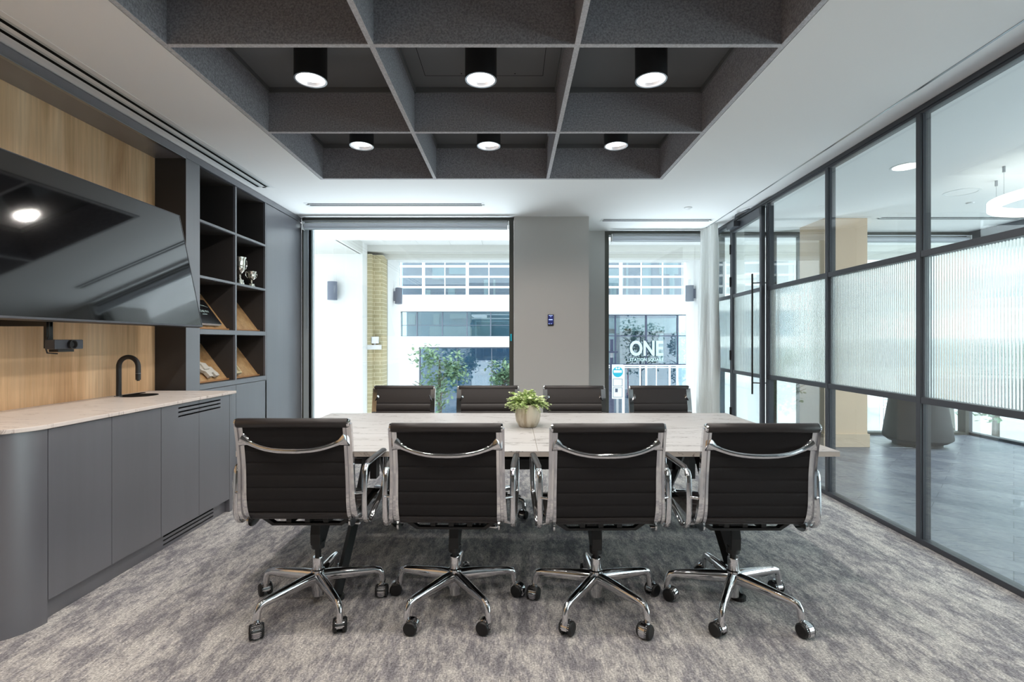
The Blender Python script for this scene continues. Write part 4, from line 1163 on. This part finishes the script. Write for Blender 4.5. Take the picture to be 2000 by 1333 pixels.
glazed('window', 782, 1050, 608, 657, [(813, .04), (863, .04), (911.5, .04), (958, .04), (1004, .04)], (635,), .02, M['lamp_grey'])
glazed('shop_window', 818, 1050, 678, 822, [(818, .12), (892, .03), (960, .03), (1000, .05)], (), .05, M['lamp_grey'])
glazed('entrance_glazing', 1150, 1346, 614, 713, [(1162, .05), (1203.5, .05), (1264, .06), (1326, .06)], (656,), .035, M['navy'])
dg = glazed('entrance_door', 1150, 1346, 713, 822, [(1197, .1), (1219, .1), (1252, .06), (1264, .08), (1284, .04), (1310, .08), (1325, .08)], (718,), .05, M['whiteframe'])
text_mesh('sign_lettering', 'ONE', 1.0, M['letter'], fb, (fx(1230.5), .10, fzz(694)), (R(90), 0, 0), .62, .01, bold=.028)
ln_ = bpy.data.objects['sign_lettering']; dm = ln_.dimensions
bpy.context.view_layer.update(); dm = ln_.dimensions
ln_.scale = (ln_.scale[0] * (66 * sc_) / max(dm.x, .01), 30.5 * sc_ / max(dm.y if dm.y > .2 else dm.z, .01), 1)
t2_ = text_mesh('sign_lettering', 'STATION SQUARE', .26, M['letter'], fb, (fx(1231), .10, fzz(705.5)), (R(90), 0, 0), 1, .01, space=1.1, bold=.006)
bpy.context.view_layer.update(); dm = t2_.dimensions
t2_.scale = (66 * sc_ / max(dm.x, .01), 7.5 * sc_ / max(dm.y if dm.y > .05 else dm.z, .01), 1)
# second building seen to the far side through the lobby
sb = thing('pale_apartment_block', 'pale building with narrow windows seen through the lobby', 'building', (16, 24, 0))
B(-4, 30, 0, 1, -1.9, 7).build('wall', M['plaster'], sb)
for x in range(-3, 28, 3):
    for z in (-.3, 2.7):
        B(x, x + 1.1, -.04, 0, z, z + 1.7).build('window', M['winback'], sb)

def tree(loc, h, cr, label, seed, n=900, lf_=.16):
    r_ = random.Random(seed); o = thing('street_tree', label, 'tree', loc, group='trees along the street')
    st_ = MB(); st_.tube([(0, 0, 0), (.03, 0, h * .3), (0, .04, h * .62), (.02, 0, h * .85)], [.09, .07, .05, .02], 8)
    for k in range(9):
        a_ = r_.uniform(0, 2 * PI); z0 = h * r_.uniform(.35, .7); l_ = cr * r_.uniform(.5, .9)
        st_.tube([(0, 0, z0), (math.cos(a_) * l_ * .5, math.sin(a_) * l_ * .5, z0 + l_ * .35), (math.cos(a_) * l_, math.sin(a_) * l_, z0 + l_ * .6)], [.035, .022, .008], 6)
    st_.build('trunk', M['bark'], o, smooth=60)
    lv_ = MB()
    cl_ = [(Vector((r_.uniform(-.6, .6) * cr, r_.uniform(-.6, .6) * cr, h * .68 + r_.uniform(-.28, .3) * h)), r_.uniform(.28, .5) * cr) for _ in range(14)]
    for i in range(n):
        c_, rr = cl_[i % 14]
        d = Vector((r_.gauss(0, 1), r_.gauss(0, 1), r_.gauss(0, 1))).normalized()
        leaf(lv_, c_ + d * rr * r_.uniform(.5, 1.1), Vector((r_.gauss(0, 1), r_.gauss(0, 1), r_.gauss(0, .6) - .3)), Vector((0, 0, 1)), lf_, lf_ * .6)
    tag(lv_.build('foliage', M['tree'], o), kind='stuff')
tree((-2.5, 17.2, -1.9), 3.0, 1.05, 'green tree standing in for trees reflected in the shop window', 21)  # added in place of trees mirrored in the shop glass
tree((-.35, 18.9, -1.9), 2.6, .7, 'smaller green tree beside it, also standing in for reflected trees', 22, 600)
tree((7.3, 18.6, -1.9), 3.6, .6, 'young slim tree beside the entrance with the big lettering', 23, 700)
tree((6.6, 14.5, -1.9), 4.2, 1.2, 'leafy tree behind the litter bins outside the lobby', 24)
tree((10.3, 11.8, -1.9), 4.0, 1.1, 'young tree outside the lobby beyond the tapered planter', 25, 900, .13)
tree((13.0, 13.5, -1.9), 5.0, 1.9, 'broad tree at the outer corner of the lobby', 26, 1200, .2)
tree((15.5, 9.0, -1.9), 5.0, 1.9, 'broad tree beyond the glazed lobby side wall', 27, 1200, .2)
tree((14.5, 4.0, -1.9), 5.0, 1.9, 'spreading tree beside the glazed lobby side wall', 28, 1200, .2)
# lamp post and street signs
lp = thing('lamp_post', 'navy street post with a camera box on top, seen in the curtained window', 'post', (PX(1194.5, 700, 14.6)[0], 14.6, -1.9))
q = MB(); q.cyl((0, 0, 0), .075, 1.9 + Z(-1.0), seg=20); q.cyl((0, 0, 1.9 + Z(-1.0)), .05, 1.05, seg=16); q.build('pole', M['navy'], lp, smooth=40)
zc_ = 1.9 + PX(0, 690, 14)[2]
B(-.10, .16, -.12, .12, zc_ - .0, zc_ + .05).build('camera_box', M['navy'], lp)
MB().cyl((.0, 0, zc_ - .14), .05, .14, seg=14).build('camera_head', M['signwhite'], lp)
sg = thing('route_sign', 'white street sign with a round cyan symbol over two notices', 'sign', (PX(1206.5, 740, 13.9)[0], 13.9, -1.9))
k14 = 13.9 / 980; zz_ = lambda y: 1.9 + PX(0, y, 13.9)[2]
B(-11 * k14, 11 * k14, 0, .03, zz_(779), zz_(712)).build('board', M['signwhite'], sg, bevel=.005)
q = MB().lathe([(.0001, -.006), (10 * k14, -.006), (10 * k14, 0), (.0001, 0)], (0, 0, zz_(726.5)), 32, axis='y'); q.build('roundel', M['cyan'], sg)
q = MB(); q.box(-8 * k14, 8 * k14, -.009, -.006, zz_(728), zz_(723)); q.cyl((-2.4 * k14, -.009, zz_(719.5)), 2 * k14, .003, 'y', 12); q.cyl((2.4 * k14, -.009, zz_(719.5)), 2 * k14, .003, 'y', 12); q.build('symbol', M['signwhite'], sg)
for (a_, b_) in ((740, 754), (757, 776)):
    q = MB(); w_ = 9 * k14; t_ = .008
    q.box(-w_, w_, -.004, 0, zz_(a_) - t_, zz_(a_)); q.box(-w_, w_, -.004, 0, zz_(b_), zz_(b_) + t_); q.box(-w_, -w_ + t_, -.004, 0, zz_(b_), zz_(a_)); q.box(w_ - t_, w_, -.004, 0, zz_(b_), zz_(a_))
    q.build('notice_border', M['signink'], sg)
B(-5 * k14, 0, -.006, 0, zz_(766), zz_(759)).build('pictogram', M['signink'], sg)
B(-.03, .03, .03, .06, 0, zz_(715)).build('post', M['steel'], sg)
s2 = thing('traffic_notice', 'white notice board outside the lobby, half behind the tapered planter', 'sign', (PX(1745, 800, 8.6)[0], 8.6, -1.9))
k8 = 8.6 / 980; zq = lambda y: 1.9 + PX(0, y, 8.6)[2]
B(-26 * k8, 26 * k8, 0, .03, zq(842), zq(600)).build('board', M['signwhite'], s2, bevel=.006)
for (a_, b_) in ((775, 794), (797, 836)):
    q = MB(); w_ = 20 * k8; t_ = .006
    q.box(-w_, w_, -.004, 0, zq(a_) - t_, zq(a_)); q.box(-w_, w_, -.004, 0, zq(b_), zq(b_) + t_); q.box(-w_, -w_ + t_, -.004, 0, zq(b_), zq(a_)); q.box(w_ - t_, w_, -.004, 0, zq(b_), zq(a_))
    q.build('notice_border', M['signink'], s2)
for body, y in (('authorised', 781.5), ('vehicles', 789), ('Bu', 824), ('ca', 832)):
    text_mesh('notice_text', body, .062, M['signink'], s2, (-18.5 * k8, -.004, zq(y)), (R(90), 0, 0), .9)
B(-14 * k8, -4 * k8, -.006, 0, zq(816), zq(802)).build('pictogram', M['signink'], s2)
B(-.04, .04, .03, .08, 0, zq(610)).build('post', M['steel'], s2)
for k, x in enumerate((1538, 1557)):
    p = PX(x, 812, 11.0)
    o = thing('litter_bin', 'grey litter bin outside the lobby, %s' % ('nearer the door' if k == 0 else 'nearer the beige column'), 'bin', (p[0], 11.0, -1.9), group='litter bins outside the lobby')
    B(-.1, .1, -.15, .15, 0, 1.9 + PX(0, 803, 11.0)[2]).build('body', M['lamp_grey'], o, bevel=.02)
    B(-.05, .06, -.152, -.15, 1.9 + PX(0, 815, 11.0)[2], 1.9 + PX(0, 808, 11.0)[2]).build('opening', M['signwhite'], o)

# small remaining things
B(.018 - .02, .018, -.012, .0, Z(.0), Z(.085)).build('window_tag', M['cyan'], w1, loc=(-.02, 0, 0))
fbx = thing('floor_box', 'square floor box lid flush in the lobby floor by the column', 'floor box', (4.72, 6.2, 0))
q = MB()
for x0, x1, y0, y1 in ((-.17, .17, -.15, -.143), (-.17, .17, .143, .15), (-.17, -.163, -.15, .15), (.163, .17, -.15, .15)): q.box(x0, x1, y0, y1, 0, .002)
q.build('rim', M['steel'], fbx)
B(-.162, .162, -.142, .142, 0, .0012).build('lid', M['herring'], fbx)
ps = PX(1517, 800, 12.3)
sc2 = thing('kick_scooter', 'small red electric scooter parked outside the lobby beside the bins', 'scooter', (ps[0], 12.3, -1.9), R(100))
hs = 1.9 + PX(0, 780, 12.3)[2]
MB().tube([(0, 0, .12), (.10, 0, hs - .04), (.11, 0, hs)], .028, 10).build('stem', M['red'], sc2, smooth=40)
MB().tube([(.11, -.2, hs), (.11, .2, hs)], .018, 8).build('handlebar', M['black'], sc2, smooth=40)
B(-.75, .02, -.07, .07, .12, .17).build('deck', M['red'], sc2, bevel=.01)
for x in (.02, -.78): MB().lathe([(.0001, -.03), (.10, -.03), (.11, 0), (.10, .03), (.0001, .03)], (x, 0, .11), 20, axis='y').build('wheel', M['rubber'], sc2, smooth=40)
